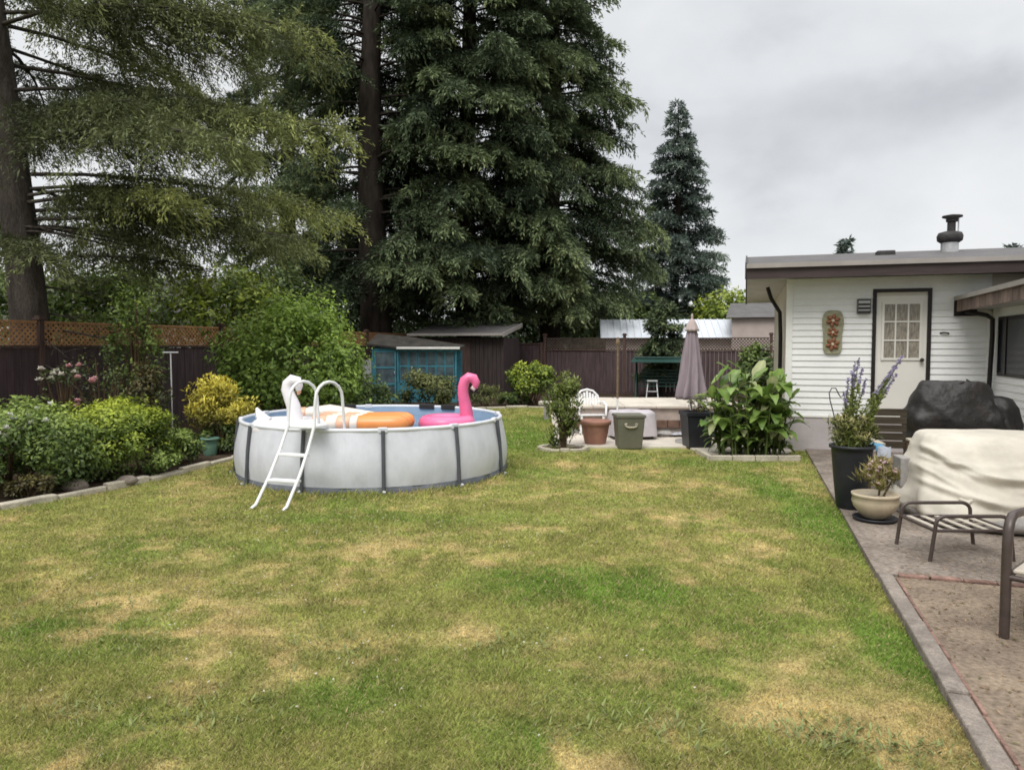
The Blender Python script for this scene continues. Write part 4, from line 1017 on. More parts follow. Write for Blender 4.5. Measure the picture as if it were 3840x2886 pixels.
# tall flower pot and contents
g = G(1061, 637)
BPX, BPY = g.x, g.y + .16
bp = empty('tall_pot', (BPX, BPY, .045), 0, 'tall tapered black pot at the patio edge holding purple flowers', 'pot')
MB().lathe([(.135, 0), (.145, .02), (.175, .3), (.20, .58), (.205, .63), (.225, .635), (.225, .665), (.20, .665), (.19, .6), (.01, .59)], 36, cap=False).build('body', M_BLACKPOT, bp)
shrub('flowering_plant', BPX, BPY, .23, .19, 1.08, 1500, .055, [(.06, .08, .02), (.22, .23, .07), (.42, .36, .17)], 'yellow green bushy plant with tall purple flower spikes in tall black pot', 402, 'plant', .62, clumps=26, stems=10, lw=.28, upright=.9)
fp = [o for o in scene.objects if o.name.startswith('flowering_plant')][0]
rg = np.random.default_rng(5); stb = MB(); lvs = Leaves(); fl_ = Leaves()
for (px, py) in [(1050, 468), (1058, 449), (1063, 443), (1067, 455), (1072, 468), (1044, 485), (1054, 458), (1096, 466), (1102, 458), (1107, 452), (1112, 446), (1117, 440), (1103, 472), (1110, 462)]:
    t = D(px, py, BPY + rg.normal() * .05); a = Vector(((-.06 if px < 1085 else .08) + rg.normal() * .04, rg.normal() * .06, .6)); e = Vector((t.x - BPX, t.y - BPY, t.z))
    m = (a + e) / 2 + Vector((-(e.x - a.x) * .12, 0, .04)); stb.tube([a, m, e], [.008, .006, .003], 5)
    n = 110; q = rg.uniform(.1, .80, n); P = np.array([list(a.lerp(m, min(1, k * 2)) if k < .5 else m.lerp(e, k * 2 - 1)) for k in q])
    d = rand_dirs(n, rg); d[:, 2] = np.abs(d[:, 2]) * .6; lvs.add(P, d, rand_dirs(n, rg), .085 * (1.2 - q), .016, np.array([.20, .23, .06]) * rg.uniform(.6, 1.5, (n, 1)))
    fl_ = Leaves(); n = 46; q = rg.uniform(.76, 1.0, n); P = np.array([list(m.lerp(e, k * 2 - 1)) for k in q]); d = rand_dirs(n, rg)
    fl_.add(P, d, rand_dirs(n, rg), .040 * (1.6 - q), .024, np.array([.36, .32, .48]) * rg.uniform(.6, 1.4, (n, 1))); fl_.build('flower', M_PETAL, fp)
stb.build('stem', M_STEM, fp); lvs.build('foliage', M_LEAF, fp)
h0 = D(1039, 560, BPY); hk = empty('wire_hook', (h0.x, h0.y, 0), 0, 'thin dark wire shepherd hook stuck at left of the tall black pot', 'hook')
ps = [D(*p, BPY) - h0.to_3d() + Vector((0, 0, h0.z)) for p in [(1041, 558), (1035, 530), (1031, 510), (1027, 495), (1026, 486), (1029, 480), (1034, 480), (1037, 486), (1040, 491), (1044, 489), (1044, 484)]]
ps = [Vector((p.x, 0, p.z)) for p in ps]
MB().tube([ps[0] + Vector((.03, 0, -.25))] + ps, .006, 6).build('wire', M_METAL_DK, hk)
# cream bowl planter
g = G(1095, 655)
bx, by = g.x, g.y + .20
bw = empty('bowl_planter', (bx, by, .045), 0, 'round cream bowl planter on dark saucer in front of the tall black pot', 'planter')
MB().lathe([(.10, .03), (.135, .06), (.195, .13), (.215, .19), (.205, .235), (.215, .24), (.22, .265), (.20, .27), (.19, .24), (.01, .235)], 40, cap=False).build('body', M_PLANTER, bw)
MB().lathe([(.13, .0), (.20, .015), (.205, .035), (.19, .035), (.12, .02), (.01, .02)], 32, cap=False).build('saucer', M_BLACKPOT, bw)
shrub('flowering_plant', bx, by, .18, .16, .62, 900, .085, [(.10, .09, .02), (.25, .22, .07), (.42, .36, .16)], 'grassy plant with small white and pink flowers in cream bowl planter', 403, 'plant', .27, clumps=16, stems=5, lw=.12, upright=1.6, flowers=([(.78, .62, .64)], 30, .022, .72))

# weathered wooden chair behind the pots
g = D(1106, 590, 8.45)
wd = empty('wooden_chair', (g.x, 8.45, .045), R(-12), 'weathered wooden slatted garden chair behind the tall black pot', 'chair')
b = MB()
for k in range(5): b.box(-.19, .19, .24, .26, .50 + k * .095, .585 + k * .095)
b.build('backrest', M_BARREL, wd, bevel=.005)
b = MB()
for k in range(5): b.box(-.19, .19, -.26 + k * .1, -.17 + k * .1, .38, .405)
b.build('seat', M_WOOD, wd, bevel=.005)
for sx in (-1, 1):
    MB().box(sx * .22 - .04, sx * .22 + .04, -.32, .28, .60, .625).build('armrest', M_EDGING, wd, bevel=.006)
    MB().box(sx * .22 - .03, sx * .22 + .03, -.27, -.20, 0, .598).build('leg', M_WOOD, wd)
    MB().box(sx * .22 - .03, sx * .22 + .03, .20, .265, 0, .598).build('leg', M_WOOD, wd)
def cloth(name, c, sx, sy, m, seed, label, cat, rz=0):
    rg = np.random.default_rng(seed); b = MB(); n = 10; vs = []
    for j in range(n):
        for i in range(n):
            u, v = i / (n - 1) - .5, j / (n - 1) - .5
            vs.append((u * sx, v * sy, .02 + .012 * math.sin(u * 7 + seed) * math.cos(v * 6) + .02 * rg.random() - (.22 if sx < .5 else 0) * max(0, -v - .1)))
    b.add(vs, [(j * n + i, j * n + i + 1, (j + 1) * n + i + 1, (j + 1) * n + i) for j in range(n - 1) for i in range(n - 1)], True)
    o = b.build(name, m, subsurf=1); o.location = c; o.rotation_euler = (0, 0, rz); return tag(o, label, cat)
c = D(1085, 553, 7.95); cloth('glove', (c.x, 7.95, c.z), .15, .18, M_BLUE, 3, 'blue cloth glove draped at the rim of the tall black pot', 'glove', .4)
c = D(1094, 557, 7.85); cloth('rag', (c.x, 7.85, c.z), .13, .12, M_PALECLOTH, 5, 'pale crumpled rag beside the blue glove', 'rag', -.5)
c = G(830, 541); o_ = cloth('crumpled_sheet', (c.x, c.y, .05), .62, .34, mat('crumpled_plastic', (.50, .50, .54), .5, .3, 8, bump=.8, bscale=14), 8, 'crumpled pale plastic sheet on the paving beside the black square planter', 'plastic sheet', .1)
# concrete pedestal
g = G(1134, 641); pd = empty('pedestal', (g.x, g.y + .15, .045), R(-10), 'grey concrete block pedestal left of the cream covered furniture', 'pedestal')
MB().box(-.125, .125, -.125, .125, 0, .26).build('base', M_GREYFOOT, pd, bevel=.012)
MB().box(-.13, .13, -.13, .13, .263, .565).build('block', M_CONC, pd, bevel=.012)

# covered grill
gb = D(1182, 560, 9.35)
cg = empty('covered_grill', (gb.x, 9.35, .045), R(-14), 'barbecue under a wrinkled black cover beside the house wing', 'grill')
from mathutils import noise as mn
def loft(sections, n, disp=None, e=3.2, levels=44):
    """sections: (z, rx, ry, cx, cy) stacked rounded rectangles, resampled and pushed about by disp(x, y, z, a)"""
    S = np.array(sections, float); arc = np.concatenate([[0], np.cumsum(np.linalg.norm(np.diff(S[:, :3], axis=0), axis=1))])
    q = np.linspace(0, arc[-1], levels); S = np.stack([np.interp(q, arc, S[:, i]) for i in range(5)], 1)
    mb = MB(); vs = []
    for li, (z, rx, ry, cx, cy) in enumerate(S):
        for k in range(n):
            a = 2 * math.pi * k / n; ca, sa = math.cos(a), math.sin(a)
            x = abs(ca) ** (2 / e) * (1 if ca > 0 else -1) * rx; y = abs(sa) ** (2 / e) * (1 if sa > 0 else -1) * ry
            d = disp(x, y, z, a) if disp else 0
            rr = math.hypot(x, y) + 1e-6; fade = min(1, rr / .25)
            vs.append((cx + x + d * x / rr * fade, cy + y + d * y / rr * fade, z + d * .35 * (1 if li > 2 else 0)))
    fs = [(i * n + k, i * n + (k + 1) % n, (i + 1) * n + (k + 1) % n, (i + 1) * n + k) for i in range(levels - 1) for k in range(n)]
    mb.add(vs, fs, True); mb.add(vs[-n:], [tuple(range(n))], True)
    return mb
def crease(v): return 1 - abs(v) ** .7
def bdisp(x, y, z, a):
    lo = max(0, 1 - z / 1.1)
    d = .045 * mn.noise(Vector((x * 3.2, y * 3.2, z * 2.2))) +   .020 * crease(mn.noise(Vector((x * 4 + 3, y * 4, z * 4.5)))) + .009 * mn.noise(Vector((x * 13, y * 13, z * 10)))
    d += .035 * crease(mn.noise(Vector((x * 2 + z * 2.5, y * 2, z * 2.5 + 7))) * 1.4)
    return d - .04 + .05 * lo * math.sin(8 * a + 3 * z)
secs = [(.16, .54, .31, 0, 0), (.3, .55, .32, 0, 0), (.5, .56, .32, 0, 0), (.66, .59, .33, .0, 0), (.74, .63, .34, .0, 0), (.79, .635, .34, .0, 0), (.84, .61, .335, .01, 0), (.90, .56, .32, -.0, .01), (.98, .50, .30, -.02, .02), (1.07, .45, .28, -.03, .03), (1.16, .40, .26, -.03, .04), (1.225, .375, .235, -.03, .05), (1.25, .33, .19, -.03, .05), (1.255, .12, .07, -.03, .05)]
loft(secs, 110, bdisp).build('cover', M_COVERB, cg)
loft([(.55, .20, .30, .50, 0), (.8, .21, .31, .50, 0), (.95, .19, .28, .49, 0), (1.05, .14, .2, .47, 0), (1.08, .04, .08, .46, 0)], 56, bdisp, e=2.4, levels=24).build('side_bulge', M_COVERB, cg)
for sx in (-.42, .42):
    for sy in (-.22, .22): MB().tube([(sx, sy, .2), (sx, sy, .0)], .03, 8).build('leg', M_METAL_DK, cg)
b = MB().tube([(-.10, -.12, 1.22), (.0, -.16, 1.245), (.06, -.13, 1.235), (.07, -.1, 1.28), (.12, -.12, 1.25)], [.012, .02, .014, .012, .006], 6); b.build('tie', M_BLACKV, cg)

# cream covered round furniture
cf = empty('covered_fire_table', (4.72, 7.28, .045), R(-6), 'round patio table under a draped cream canvas cover beside the footstool', 'covered table')
MB().lathe([(.60, 0), (.74, .02), (.80, .07), (.80, .12), (.74, .17), (.5, .18)], 56).build('base', M_CONC, cf)
def cdisp(x, y, z, a):
    front = max(0, -math.sin(a)); d = 0
    # swags hanging across the front from the upper corners
    for z0, k, A, w, sk in ((.47, .30, .050, .030, .06), (.39, .26, .030, .022, -.05), (.585, .10, .018, .018, .10), (.26, .16, .040, .028, .04), (.19, .25, .020, .02, -.08)):
        zz = z0 + k * (x / .7) ** 2 + sk * x + .015 * mn.noise(Vector((x * 5, z0 * 9, 1)))
        t = (z - zz) / w
        d += 1.7 * A * front ** .5 * (math.exp(-t * t) - .55 * math.exp(-(t + 1.9) ** 2)) * (.6 + .5 * mn.noise(Vector((x * 3, z0 * 20, 4))))
    # vertical gathers at the sides and hem
    lo = max(0, .72 - z) / .72
    d += .020 * lo * math.sin(9 * a + 5 * z + 2 * math.sin(2 * a)) * (1.2 - front)
    d += .016 * crease(mn.noise(Vector((x * 5 + z * 3, y * 5, z * 1.6)))) * lo - .006
    d += .022 * mn.noise(Vector((x * 4, y * 4, z * 5))) + .004 * mn.noise(Vector((x * 15, y * 15, z * 13)))
    return d
secs = [(.10, .80, .74, 0, 0), (.13, .815, .75, 0, 0), (.22, .80, .72, 0, 0), (.33, .77, .68, .01, .01), (.44, .745, .63, .02, .03), (.50, .74, .61, .02, .04), (.535, .735, .575, .02, .06), (.57, .715, .54, .02, .08), (.62, .705, .51, .03, .10), (.70, .69, .47, .04, .13), (.76, .665, .43, .05, .16), (.80, .645, .39, .06, .19), (.825, .62, .35, .07, .20), (.832, .5, .26, .08, .20), (.836, .2, .1, .08, .20)]
loft(secs, 160, cdisp, e=3.5, levels=90).build('cover', M_COVERC, cf)
MB().tube([(-.56, -.58, .30), (-.50, -.62, .27), (-.46, -.62, .31), (-.42, -.64, .26)], [.02, .03, .03, .015], 8).build('tie', M_COVERC, cf)

# footstool with arched rails
o1, o2 = G(1109, 679), G(1157, 701)
ot = empty('footstool', (o1.x, o2.y, .045), 0, 'low brown metal footstool with arched side rails and pale straps', 'footstool')
OD = o1.y - o2.y; OW = .66
for yy in (0.0, OD):
    b = MB(); pts = [(0, yy, 0), (.02, yy, .16), (.035, yy, .27)]
    for k in range(6):
        a = math.pi - k * math.pi / 10; pts.append((.115 + .08 * math.cos(a), yy, .29 + .07 * math.sin(a)))
    for k in range(6):
        a = math.pi / 2 - k * math.pi / 10; pts.append((OW - .115 + .08 * math.cos(a), yy, .29 + .07 * math.sin(a)))
    pts += [(OW - .035, yy, .27), (OW - .02, yy, .16), (OW, yy, 0)]
    b.tube(pts, .0155, 8); b.build('side_rail', M_METAL_BR, ot)
b = MB()
for x in (.03, OW - .03): b.tube([(x, 0, .245), (x, OD, .245)], .013, 8)
for yy in (.0, OD): b.tube([(.03, yy, .245), (OW - .03, yy, .245)], .013, 8)
b.build('seat_frame', M_METAL_BR, ot)
b = MB()
for k in range(5): x = .09 + k * (OW - .18) / 4; b.box(x - .022, x + .022, .012, OD - .012, .244, .252)
b.build('strap', M_STRAP, ot)
b = MB()
for k in range(4): y = .08 + k * (OD - .16) / 3; b.box(.04, OW - .04, y - .012, y + .012, .236, .242)
b.build('cross_strap', M_METAL_BR, ot)
# dining chair cut by the right edge
g = G(1242, 796)
dc = empty('patio_chair', (g.x, g.y, .04), R(42), 'dark brown metal patio armchair cut off by the right edge', 'chair')
b = MB()
for yy in (0, -.58):
    b = MB(); b.tube([(0, yy, 0), (.0, yy, .55), (.012, yy, .63), (.04, yy, .685), (.09, yy, .71), (.3, yy, .70), (.52, yy, .68)], .028, 10, flat=.8)
    fl2 = b.build('arm', M_METAL_BR, dc)
    MB().tube([(.50, yy, .0), (.52, yy, .40), (.56, yy, .70), (.66, yy, 1.02)], .024, 8).build('leg', M_METAL_BR, dc)
    MB().tube([(0, yy, .36), (.5, yy, .36)], .02, 8).build('side_bar', M_METAL_BR, dc)
MB().tube([(0.0, 0, .36), (0.0, -.58, .36)], .018, 8).tube([(.5, 0, .36), (.5, -.58, .36)], .018, 8).build('cross_bar', M_METAL_BR, dc)
MB().box(.0, .52, -.55, -.03, .385, .41).build('seat', M_STRAP, dc, bevel=.01)
MB().add([(.54, -.55, .45), (.54, -.03, .45), (.66, -.03, 1.0), (.66, -.55, 1.0), (.555, -.55, .45), (.555, -.03, .45), (.675, -.03, 1.0), (.675, -.55, 1.0)], [(0, 1, 2, 3), (7, 6, 5, 4), (0, 4, 5, 1), (2, 6, 7, 3), (1, 5, 6, 2), (0, 3, 7, 4)]).build('backrest', M_STRAP, dc)

# ---- left bed objects
g = G(265, 566)
gpot = empty('green_pot', (g.x - .1, g.y + .1, .03), 0, 'small pale green glazed pot at the end of the left flower bed', 'pot')
MB().lathe([(.09, 0), (.10, .02), (.125, .16), (.13, .24), (.145, .245), (.145, .275), (.12, .275), (.115, .22), (.01, .21)], 28, cap=False).build('body', M_GREENPOT, gpot)
c = D(212, 470, 12.2)
tpst = empty('plant_support', (c.x, 12.2, 0), R(8), 'thin white t-shaped post standing among the tall shrubs', 'post')
MB().tube([(0, 0, 0), (0, 0, 1.62)], .011, 8).build('post', M_GREYFOOT, tpst)
MB().bar((-.12, 0, 1.635), (.12, 0, 1.635), .04, .022).build('crossbar', M_GREYFOOT, tpst, bevel=.005)
for k, (px, py, r, lab) in enumerate([(95, 606, .12, 'rounded brown field stone by the left edging under the bushes'), (160, 598, .10, 'small grey stone at the foot of the low bushes by the edging'), (292, 556, .12, 'reddish stone beside the pool at the bed end')]):
    g = G(px, py, .05); b = MB().lathe([(r * .8, 0), (r * 1.1, r * .3), (r, r * .7), (r * .6, r * 1.0), (.01, r * 1.08)], 16, fn=lambda q, z, a: q * (1 + .12 * math.sin(2 * a + k) + .07 * math.sin(5 * a + z * 20)))
    o = b.build('stone', M_STONE); o.location = (g.x - .1, g.y + .15, .02); tag(o, lab, 'stone', 'field stones in the left bed')

# ================================================================== SHRUBS AND PLANTS
DKG = [(.032, .050, .016), (.085, .13, .035), (.19, .25, .06)]
MIDG = [(.040, .064, .018), (.125, .185, .040), (.29, .37, .085)]
YGR = [(.05, .080, .016), (.155, .22, .028), (.40, .46, .05)]
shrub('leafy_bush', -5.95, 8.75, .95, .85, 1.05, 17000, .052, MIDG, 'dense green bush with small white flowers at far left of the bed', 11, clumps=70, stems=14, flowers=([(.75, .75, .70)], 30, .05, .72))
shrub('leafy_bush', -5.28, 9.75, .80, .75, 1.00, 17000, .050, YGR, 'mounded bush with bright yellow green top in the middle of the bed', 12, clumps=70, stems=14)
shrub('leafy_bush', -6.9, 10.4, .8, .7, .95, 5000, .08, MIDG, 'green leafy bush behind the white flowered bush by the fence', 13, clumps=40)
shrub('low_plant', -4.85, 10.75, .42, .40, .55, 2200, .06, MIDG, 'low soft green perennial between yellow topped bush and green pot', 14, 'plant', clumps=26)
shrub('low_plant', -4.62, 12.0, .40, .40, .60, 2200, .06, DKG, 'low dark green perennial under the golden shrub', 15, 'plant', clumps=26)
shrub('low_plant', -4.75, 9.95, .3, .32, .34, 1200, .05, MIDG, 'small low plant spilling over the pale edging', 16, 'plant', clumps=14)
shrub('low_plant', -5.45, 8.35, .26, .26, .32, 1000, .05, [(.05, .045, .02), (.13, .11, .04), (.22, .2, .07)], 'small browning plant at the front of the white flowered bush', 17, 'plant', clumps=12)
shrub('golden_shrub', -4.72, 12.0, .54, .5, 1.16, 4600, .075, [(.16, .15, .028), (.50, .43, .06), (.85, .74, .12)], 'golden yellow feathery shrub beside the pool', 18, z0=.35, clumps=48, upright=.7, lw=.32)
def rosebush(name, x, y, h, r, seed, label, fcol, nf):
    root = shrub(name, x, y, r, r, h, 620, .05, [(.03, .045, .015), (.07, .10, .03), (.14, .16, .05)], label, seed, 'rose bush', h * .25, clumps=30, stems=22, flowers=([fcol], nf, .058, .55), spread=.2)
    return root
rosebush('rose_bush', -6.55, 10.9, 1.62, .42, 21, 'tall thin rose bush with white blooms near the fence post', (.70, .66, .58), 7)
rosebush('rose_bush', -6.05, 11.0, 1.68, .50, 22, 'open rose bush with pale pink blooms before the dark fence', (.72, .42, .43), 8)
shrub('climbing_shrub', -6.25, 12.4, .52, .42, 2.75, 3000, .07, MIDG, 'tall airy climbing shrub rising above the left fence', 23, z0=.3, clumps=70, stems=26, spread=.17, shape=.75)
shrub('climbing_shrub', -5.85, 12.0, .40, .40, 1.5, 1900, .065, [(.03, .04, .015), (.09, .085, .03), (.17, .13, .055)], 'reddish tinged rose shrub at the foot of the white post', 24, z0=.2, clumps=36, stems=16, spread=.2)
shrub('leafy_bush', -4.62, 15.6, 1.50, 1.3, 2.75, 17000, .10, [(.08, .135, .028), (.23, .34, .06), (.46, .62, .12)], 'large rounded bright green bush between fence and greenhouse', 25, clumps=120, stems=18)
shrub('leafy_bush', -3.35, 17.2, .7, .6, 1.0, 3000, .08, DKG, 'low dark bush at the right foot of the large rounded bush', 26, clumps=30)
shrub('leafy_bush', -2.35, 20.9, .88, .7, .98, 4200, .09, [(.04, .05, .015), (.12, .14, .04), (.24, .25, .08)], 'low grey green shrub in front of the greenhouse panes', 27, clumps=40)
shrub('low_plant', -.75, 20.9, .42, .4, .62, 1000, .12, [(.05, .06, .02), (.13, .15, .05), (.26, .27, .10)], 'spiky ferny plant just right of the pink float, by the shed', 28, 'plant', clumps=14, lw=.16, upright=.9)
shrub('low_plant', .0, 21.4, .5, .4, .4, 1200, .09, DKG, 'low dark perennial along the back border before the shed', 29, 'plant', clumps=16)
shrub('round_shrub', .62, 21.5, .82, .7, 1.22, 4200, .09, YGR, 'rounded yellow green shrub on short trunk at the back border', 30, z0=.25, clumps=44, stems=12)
shrub('upright_shrub', .86, 12.45, .22, .21, 1.32, 2600, .085, [(.04, .055, .014), (.11, .15, .03), (.24, .28, .07)], 'slim upright green shrub in a small stone ring on the lawn', 31, clumps=34, stems=14, lw=.28, upright=1.1)
sr = MB()
for k in range(16):
    a = 2 * math.pi * k / 16; sr.box(.86 + .40 * math.cos(a) - .075, .86 + .40 * math.cos(a) + .075, 12.4 + .30 * math.sin(a) - .035, 12.4 + .30 * math.sin(a) + .035, -.01, .06 + .01 * math.sin(k * 2.2), math.atan2(.3 * math.cos(a), -.4 * math.sin(a)))
tag(sr.build('stone_ring', M_EDGING, bevel=.01), 'small ring of pale edging stones round the slim upright shrub', 'edging')
MB().poly([(.86 + .40 * math.cos(2 * math.pi * k / 16), 12.4 + .30 * math.sin(2 * math.pi * k / 16)) for k in range(16)], -.02, .022).build('ring_soil', M_SOIL, kind='structure')
# big leaved plant by the house corner
CXp, CYp = 3.68, 11.62
MB().poly([(CXp - .66, CYp - .40), (CXp + .70, CYp - .40), (CXp + .70, CYp + .45), (CXp - .66, CYp + .45)], -.02, .02).build('corner_soil', M_SOIL, kind='structure')
eb = MB()
for k in range(4): eb.box(CXp - .68 + k * .345, CXp - .68 + k * .345 + .335, CYp - .44, CYp - .36, -.01, .085)
for k in range(2): eb.box(CXp - .70, CXp - .63, CYp - .34 + k * .4, CYp + .04 + k * .4, -.01, .08)
tag(eb.build('bed_kerb', M_EDGING, bevel=.012), 'short pale stone kerb around the big leaved plant', 'edging')
bl = empty('broad_leaved_plant', (CXp, CYp, 0), 0, 'lush broad leaved plant with large pointed leaves at the house corner', 'plant')
rg = np.random.default_rng(77); LV, LC, LF, nv = [], [], [], 0; stb = MB()
def bigleaf(p, az, L, W, up, droop, col):
    global nv
    o = np.array([math.cos(az), math.sin(az), 0]); s_ = np.array([-o[1], o[0], 0]); n = 8
    for i in range(n):
        t = i / (n - 1); c = p + o * L * t * (1 - .15 * t) + np.array([0, 0, 1]) * L * (up * t - droop * t * t)
        w = W * .5 * math.sin(math.pi * min(1, t * .94 + .03)) ** .75 * (1 - .25 * t)
        wav = .012 * math.sin(t * 14 + az * 3)
        for q, lift in ((-1, .28), (-.5, .10), (0, 0), (.5, .10), (1, .28)):
            LV.append(c + s_ * w * q + np.array([0, 0, 1]) * (w * lift + wav * abs(q)))
            LC.append(np.array(col) * (1.25 if q == 0 else (1.0 + .12 * abs(q))) * (0.8 + .3 * t))
    for i in range(n - 1):
        for j in range(4): LF.append((nv + i * 5 + j, nv + i * 5 + j + 1, nv + (i + 1) * 5 + j + 1, nv + (i + 1) * 5 + j))
    nv += n * 5
for k in range(46):
    sx, sy = rg.uniform(-.40, .55), rg.uniform(-.25, .38); h = rg.uniform(.55, 1.52) * (1 - .25 * abs(sx - .05)); lx, ly = sx * .35 + rg.normal() * .06, rg.normal() * .08
    stb.tube([(sx, sy, 0), (sx + lx * .4, sy + ly * .4, h * .5), (sx + lx, sy + ly, h)], [.016, .013, .006], 6)
    nl = int(5 + h * 3.6)
    for j in range(nl):
        t = .10 + .90 * (j + rg.random() * .6) / nl; az = j * 2.4 + rg.uniform(0, 1.2)
        p = np.array([sx + lx * t * t, sy + ly * t * t, h * t]); L = rg.uniform(.26, .48) * (1.05 - .35 * abs(t - .6)); g_ = rg.random()
        if t > .9: up_, dr_ = rg.uniform(.55, 1.0), rg.uniform(.1, .35)
        else: up_, dr_ = rg.uniform(.4, 1.1), rg.uniform(.45, 1.0)
        base = np.array([.09, .17, .03]) * (1 - g_) + np.array([.27, .36, .10]) * g_
        if rg.random() < .16: base = np.array([.34, .36, .18])
        bigleaf(p, az, L, rg.uniform(.15, .20) * L / .36, up_, dr_, base * (.74 + .42 * t))
np_mesh('foliage', np.array(LV), np.array(LF), M_GLOSSY, bl, np.array(LC), True)
stb.build('stem', M_STEM, bl)

# ================================================================== TREES
GD_ = [(.055, .078, .044), (.155, .20, .098), (.32, .37, .17)]       # dark fir
GO = [(.052, .074, .046), (.145, .19, .098), (.29, .345, .165)]         # olive
GC = [(.090, .105, .050), (.235, .265, .100), (.47, .49, .16)]        # cedar with fresh tips
GB = [(.085, .115, .10), (.20, .25, .205), (.33, .38, .31)]           # bluish spruce
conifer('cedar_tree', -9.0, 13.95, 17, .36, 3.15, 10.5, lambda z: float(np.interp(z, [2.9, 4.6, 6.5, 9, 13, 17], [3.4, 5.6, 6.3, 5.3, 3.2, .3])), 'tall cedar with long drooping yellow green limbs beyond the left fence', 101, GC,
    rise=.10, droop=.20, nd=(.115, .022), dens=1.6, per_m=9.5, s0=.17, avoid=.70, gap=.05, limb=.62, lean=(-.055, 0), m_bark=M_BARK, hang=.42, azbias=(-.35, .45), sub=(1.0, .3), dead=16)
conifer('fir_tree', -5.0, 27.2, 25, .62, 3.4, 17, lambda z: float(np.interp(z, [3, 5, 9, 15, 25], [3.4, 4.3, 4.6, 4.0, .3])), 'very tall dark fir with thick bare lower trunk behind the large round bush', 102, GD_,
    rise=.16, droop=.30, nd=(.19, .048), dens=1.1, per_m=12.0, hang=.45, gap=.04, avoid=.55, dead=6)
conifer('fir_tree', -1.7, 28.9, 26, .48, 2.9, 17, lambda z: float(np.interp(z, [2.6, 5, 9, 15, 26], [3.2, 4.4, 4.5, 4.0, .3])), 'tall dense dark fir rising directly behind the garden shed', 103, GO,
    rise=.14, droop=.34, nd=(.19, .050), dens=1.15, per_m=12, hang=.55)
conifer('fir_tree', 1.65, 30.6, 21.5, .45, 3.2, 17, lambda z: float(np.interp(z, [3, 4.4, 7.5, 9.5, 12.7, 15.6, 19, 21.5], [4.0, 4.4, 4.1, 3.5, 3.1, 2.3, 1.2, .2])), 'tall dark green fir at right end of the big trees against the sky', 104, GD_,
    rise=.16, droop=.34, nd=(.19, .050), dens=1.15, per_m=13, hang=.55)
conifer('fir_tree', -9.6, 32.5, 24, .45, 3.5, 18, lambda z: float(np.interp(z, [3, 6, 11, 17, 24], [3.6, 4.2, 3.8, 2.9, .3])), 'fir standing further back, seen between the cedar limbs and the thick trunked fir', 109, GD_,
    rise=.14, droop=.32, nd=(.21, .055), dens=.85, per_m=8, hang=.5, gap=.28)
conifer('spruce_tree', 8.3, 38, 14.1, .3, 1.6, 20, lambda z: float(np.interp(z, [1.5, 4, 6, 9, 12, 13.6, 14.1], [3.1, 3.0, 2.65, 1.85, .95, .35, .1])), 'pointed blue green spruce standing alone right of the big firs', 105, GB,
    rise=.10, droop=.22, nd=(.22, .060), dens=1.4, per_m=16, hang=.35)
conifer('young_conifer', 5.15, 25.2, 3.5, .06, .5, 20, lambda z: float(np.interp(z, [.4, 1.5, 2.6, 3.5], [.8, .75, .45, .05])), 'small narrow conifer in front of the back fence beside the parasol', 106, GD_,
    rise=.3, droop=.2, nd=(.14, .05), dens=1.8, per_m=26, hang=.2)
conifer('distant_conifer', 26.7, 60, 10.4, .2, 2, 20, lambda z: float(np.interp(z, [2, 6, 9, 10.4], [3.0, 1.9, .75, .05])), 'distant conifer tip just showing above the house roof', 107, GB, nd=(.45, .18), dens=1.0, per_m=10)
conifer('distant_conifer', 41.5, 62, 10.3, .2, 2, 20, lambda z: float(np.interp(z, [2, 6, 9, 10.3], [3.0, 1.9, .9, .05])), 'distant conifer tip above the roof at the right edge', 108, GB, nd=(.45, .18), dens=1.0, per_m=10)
for k, (x, y, r, h, cols, lab) in enumerate([
    (-9.8, 17.5, 1.5, 3.9, MIDG, 'pale green garden tree beyond left fence behind the cedar trunk'),
    (-7.4, 19.2, 1.6, 3.9, YGR, 'light yellow green tree beyond the fence behind the climbing shrub'),
    (-14.2, 20.5, 1.9, 4.2, MIDG, 'green tree beyond the fence at the far left edge'),
    (-7.9, 24.5, 2.0, 4.4, DKG, 'dark bushy tree beyond the fence above the golden shrub'),
    (-8.5, 33.5, 3.0, 6.5, DKG, 'dark broad tree in the shade behind the tall fir trunk'),
    (-3.3, 34.0, 3.0, 6.5, DKG, 'dark broad tree filling the gap behind the garden shed'),
    (1.6, 35.0, 3.0, 6.0, DKG, 'dark broad tree low behind the rightmost big fir'),
    (5.2, 36.5, 2.3, 4.6, DKG, 'dark low tree behind the pale metal roof'),
    (10.3, 35.5, 1.9, 4.5, YGR, 'bright yellow green bush tree left of the house eave'),
    (7.1, 21.5, .55, 1.75, DKG, 'dark shrub standing in the gap beside the house wall'),
    (-15.5, 30, 3.0, 5.5, MIDG, 'mid green tree far beyond the left fence')]):
    shrub('garden_tree', x, y, r, r, h, 7000 if r > .9 else 1800, .13 + .004 * (y - 15), cols, lab, 200 + k, 'tree', h * .12, clumps=70, stems=10, crown_name='crown')
# a far wood closing the view
n = 26000; a = RNG.uniform(-1.2, 1.2, n); rr = RNG.uniform(75, 100, n); P = np.stack([np.sin(a) * rr, np.cos(a) * rr, RNG.uniform(0, 1, n)], 1)
P[:, 2] *= 3.2 + 3.0 * vnoise(a * 40, rr * 0.02, 1.0, 9)
lv = Leaves(); lv.add(P, rand_dirs(n), rand_dirs(n), RNG.uniform(.8, 1.6, n), RNG.uniform(.5, 1.0, n), np.array([.05, .07, .035]) * RNG.uniform(.6, 1.5, (n, 1)))
tag(lv.build('far_wood', M_LEAF), 'distant band of woodland beyond the gardens', 'woodland', kind='stuff')

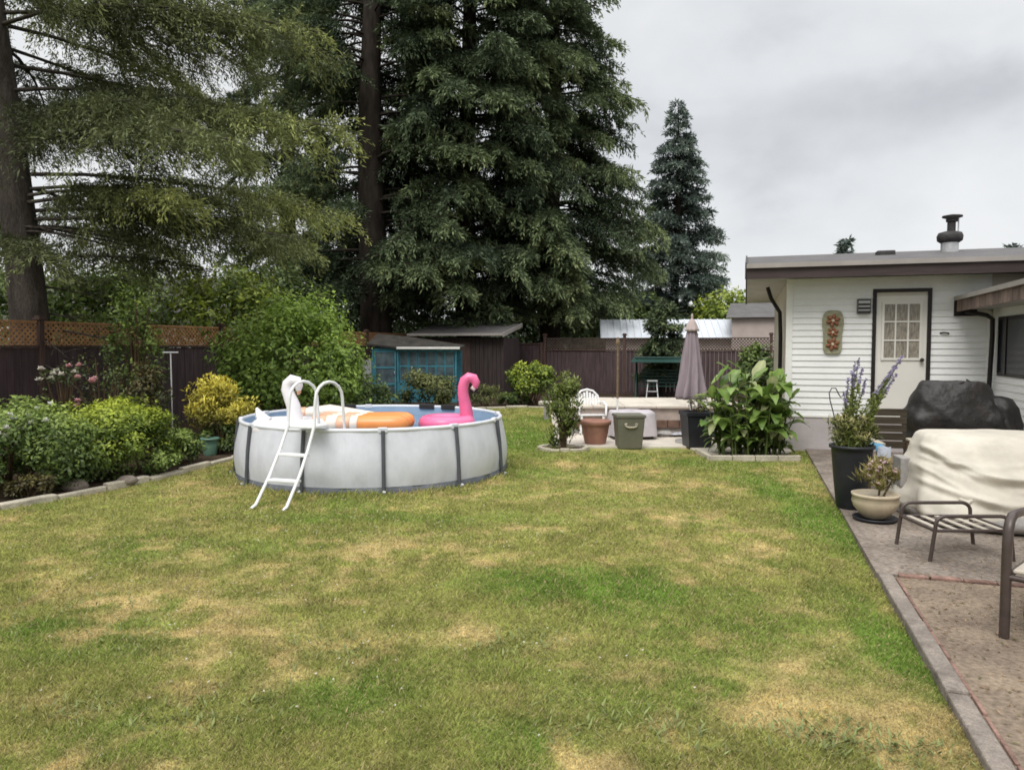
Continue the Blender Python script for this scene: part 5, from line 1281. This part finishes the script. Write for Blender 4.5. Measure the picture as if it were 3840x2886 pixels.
# ================================================================== SKY AND LIGHT
W = bpy.data.worlds.new('World'); scene.world = W; W.use_nodes = True
nt = W.node_tree; N = nt.nodes; L = nt.links; N.clear()
SUN_EL, SUN_AZ = R(52), R(205)
sky = N.new('ShaderNodeTexSky'); sky.sky_type = 'NISHITA'; sky.sun_disc = False; sky.sun_elevation = SUN_EL; sky.sun_rotation = SUN_AZ
b1 = N.new('ShaderNodeBackground'); b1.inputs['Strength'].default_value = .1; L.new(sky.outputs['Color'], b1.inputs['Color'])
tc = N.new('ShaderNodeTexCoord'); sx = N.new('ShaderNodeSeparateXYZ'); L.new(tc.outputs['Generated'], sx.inputs[0])
mp = N.new('ShaderNodeMapping'); mp.inputs['Scale'].default_value = (2.0, 2.0, 3.7); mp.inputs['Location'].default_value = (3.2, .4, .3); L.new(tc.outputs['Generated'], mp.inputs['Vector'])
no = N.new('ShaderNodeTexNoise'); no.inputs['Scale'].default_value = 1.5; no.inputs['Detail'].default_value = 7; no.inputs['Roughness'].default_value = .5; no.inputs['Distortion'].default_value = .15; L.new(mp.outputs[0], no.inputs['Vector'])
def math_(op, a, b=None, c=None):
    m = N.new('ShaderNodeMath'); m.operation = op
    for i, v in enumerate((a, b, c)):
        if v is None: continue
        if isinstance(v, (int, float)): m.inputs[i].default_value = v
        else: L.new(v, m.inputs[i])
    return m.outputs[0]
# a darker bank of cloud low in the north-east
ca = R(29); ce = R(16.5)
ccx, ccz = math.sin(ca) * math.cos(ce), math.sin(ce)
wob = math_('MULTIPLY', math_('SUBTRACT', no.outputs['Fac'], .5), 1.5)
ux = math_('ADD', math_('DIVIDE', math_('SUBTRACT', sx.outputs['X'], ccx), .21), wob); uz = math_('ADD', math_('DIVIDE', math_('SUBTRACT', sx.outputs['Z'], ccz), .055), wob)
rr_ = math_('ADD', math_('MULTIPLY', ux, ux), math_('MULTIPLY', uz, uz))
bank = math_('POWER', 2.718, math_('MULTIPLY', rr_, -1.0))
val = math_('SUBTRACT', no.outputs['Fac'], math_('MULTIPLY', bank, .21))
rp = N.new('ShaderNodeValToRGB'); e = rp.color_ramp.elements
e[0].position = .12; e[0].color = (.44, .455, .49, 1); e[1].position = .57; e[1].color = (.90, .91, .92, 1)
q = rp.color_ramp.elements.new(.40); q.color = (.79, .81, .83, 1)
L.new(val, rp.inputs['Fac'])
mr = N.new('ShaderNodeMapRange'); mr.inputs['From Min'].default_value = .46; mr.inputs['From Max'].default_value = .95; mr.inputs['To Min'].default_value = 1.0; mr.inputs['To Max'].default_value = 3.0
L.new(sx.outputs['Z'], mr.inputs['Value'])
b2 = N.new('ShaderNodeBackground'); L.new(rp.outputs['Color'], b2.inputs['Color']); L.new(mr.outputs['Result'], b2.inputs['Strength'])
mx = N.new('ShaderNodeMixShader'); mx.inputs['Fac'].default_value = .93; L.new(b1.outputs[0], mx.inputs[1]); L.new(b2.outputs[0], mx.inputs[2])
wo = N.new('ShaderNodeOutputWorld'); L.new(mx.outputs[0], wo.inputs['Surface'])
sd = bpy.data.lights.new('sun', 'SUN'); sd.energy = 1.9; sd.angle = R(30); sd.color = (1, .97, .92)
so_ = bpy.data.objects.new('sun', sd); COL.objects.link(so_)
dv = Vector((math.sin(SUN_AZ) * math.cos(SUN_EL), math.cos(SUN_AZ) * math.cos(SUN_EL), math.sin(SUN_EL)))
so_.rotation_euler = (-dv).to_track_quat('-Z', 'Y').to_euler()

# ------------------------------------------------------------------ render settings
scene.view_settings.view_transform = 'Standard'; scene.view_settings.look = 'None'; scene.view_settings.exposure = 0
scene.render.engine = 'CYCLES'
cy = scene.cycles
cy.max_bounces = 6; cy.diffuse_bounces = 5; cy.glossy_bounces = 3; cy.transmission_bounces = 4; cy.caustics_reflective = False; cy.caustics_refractive = False
cy.use_denoising = True; cy.denoiser = 'OPENIMAGEDENOISE'; cy.denoising_input_passes = 'RGB_ALBEDO_NORMAL'; cy.denoising_prefilter = 'NONE'; cy.sample_clamp_indirect = 4.0
cy.filter_width = 1.7
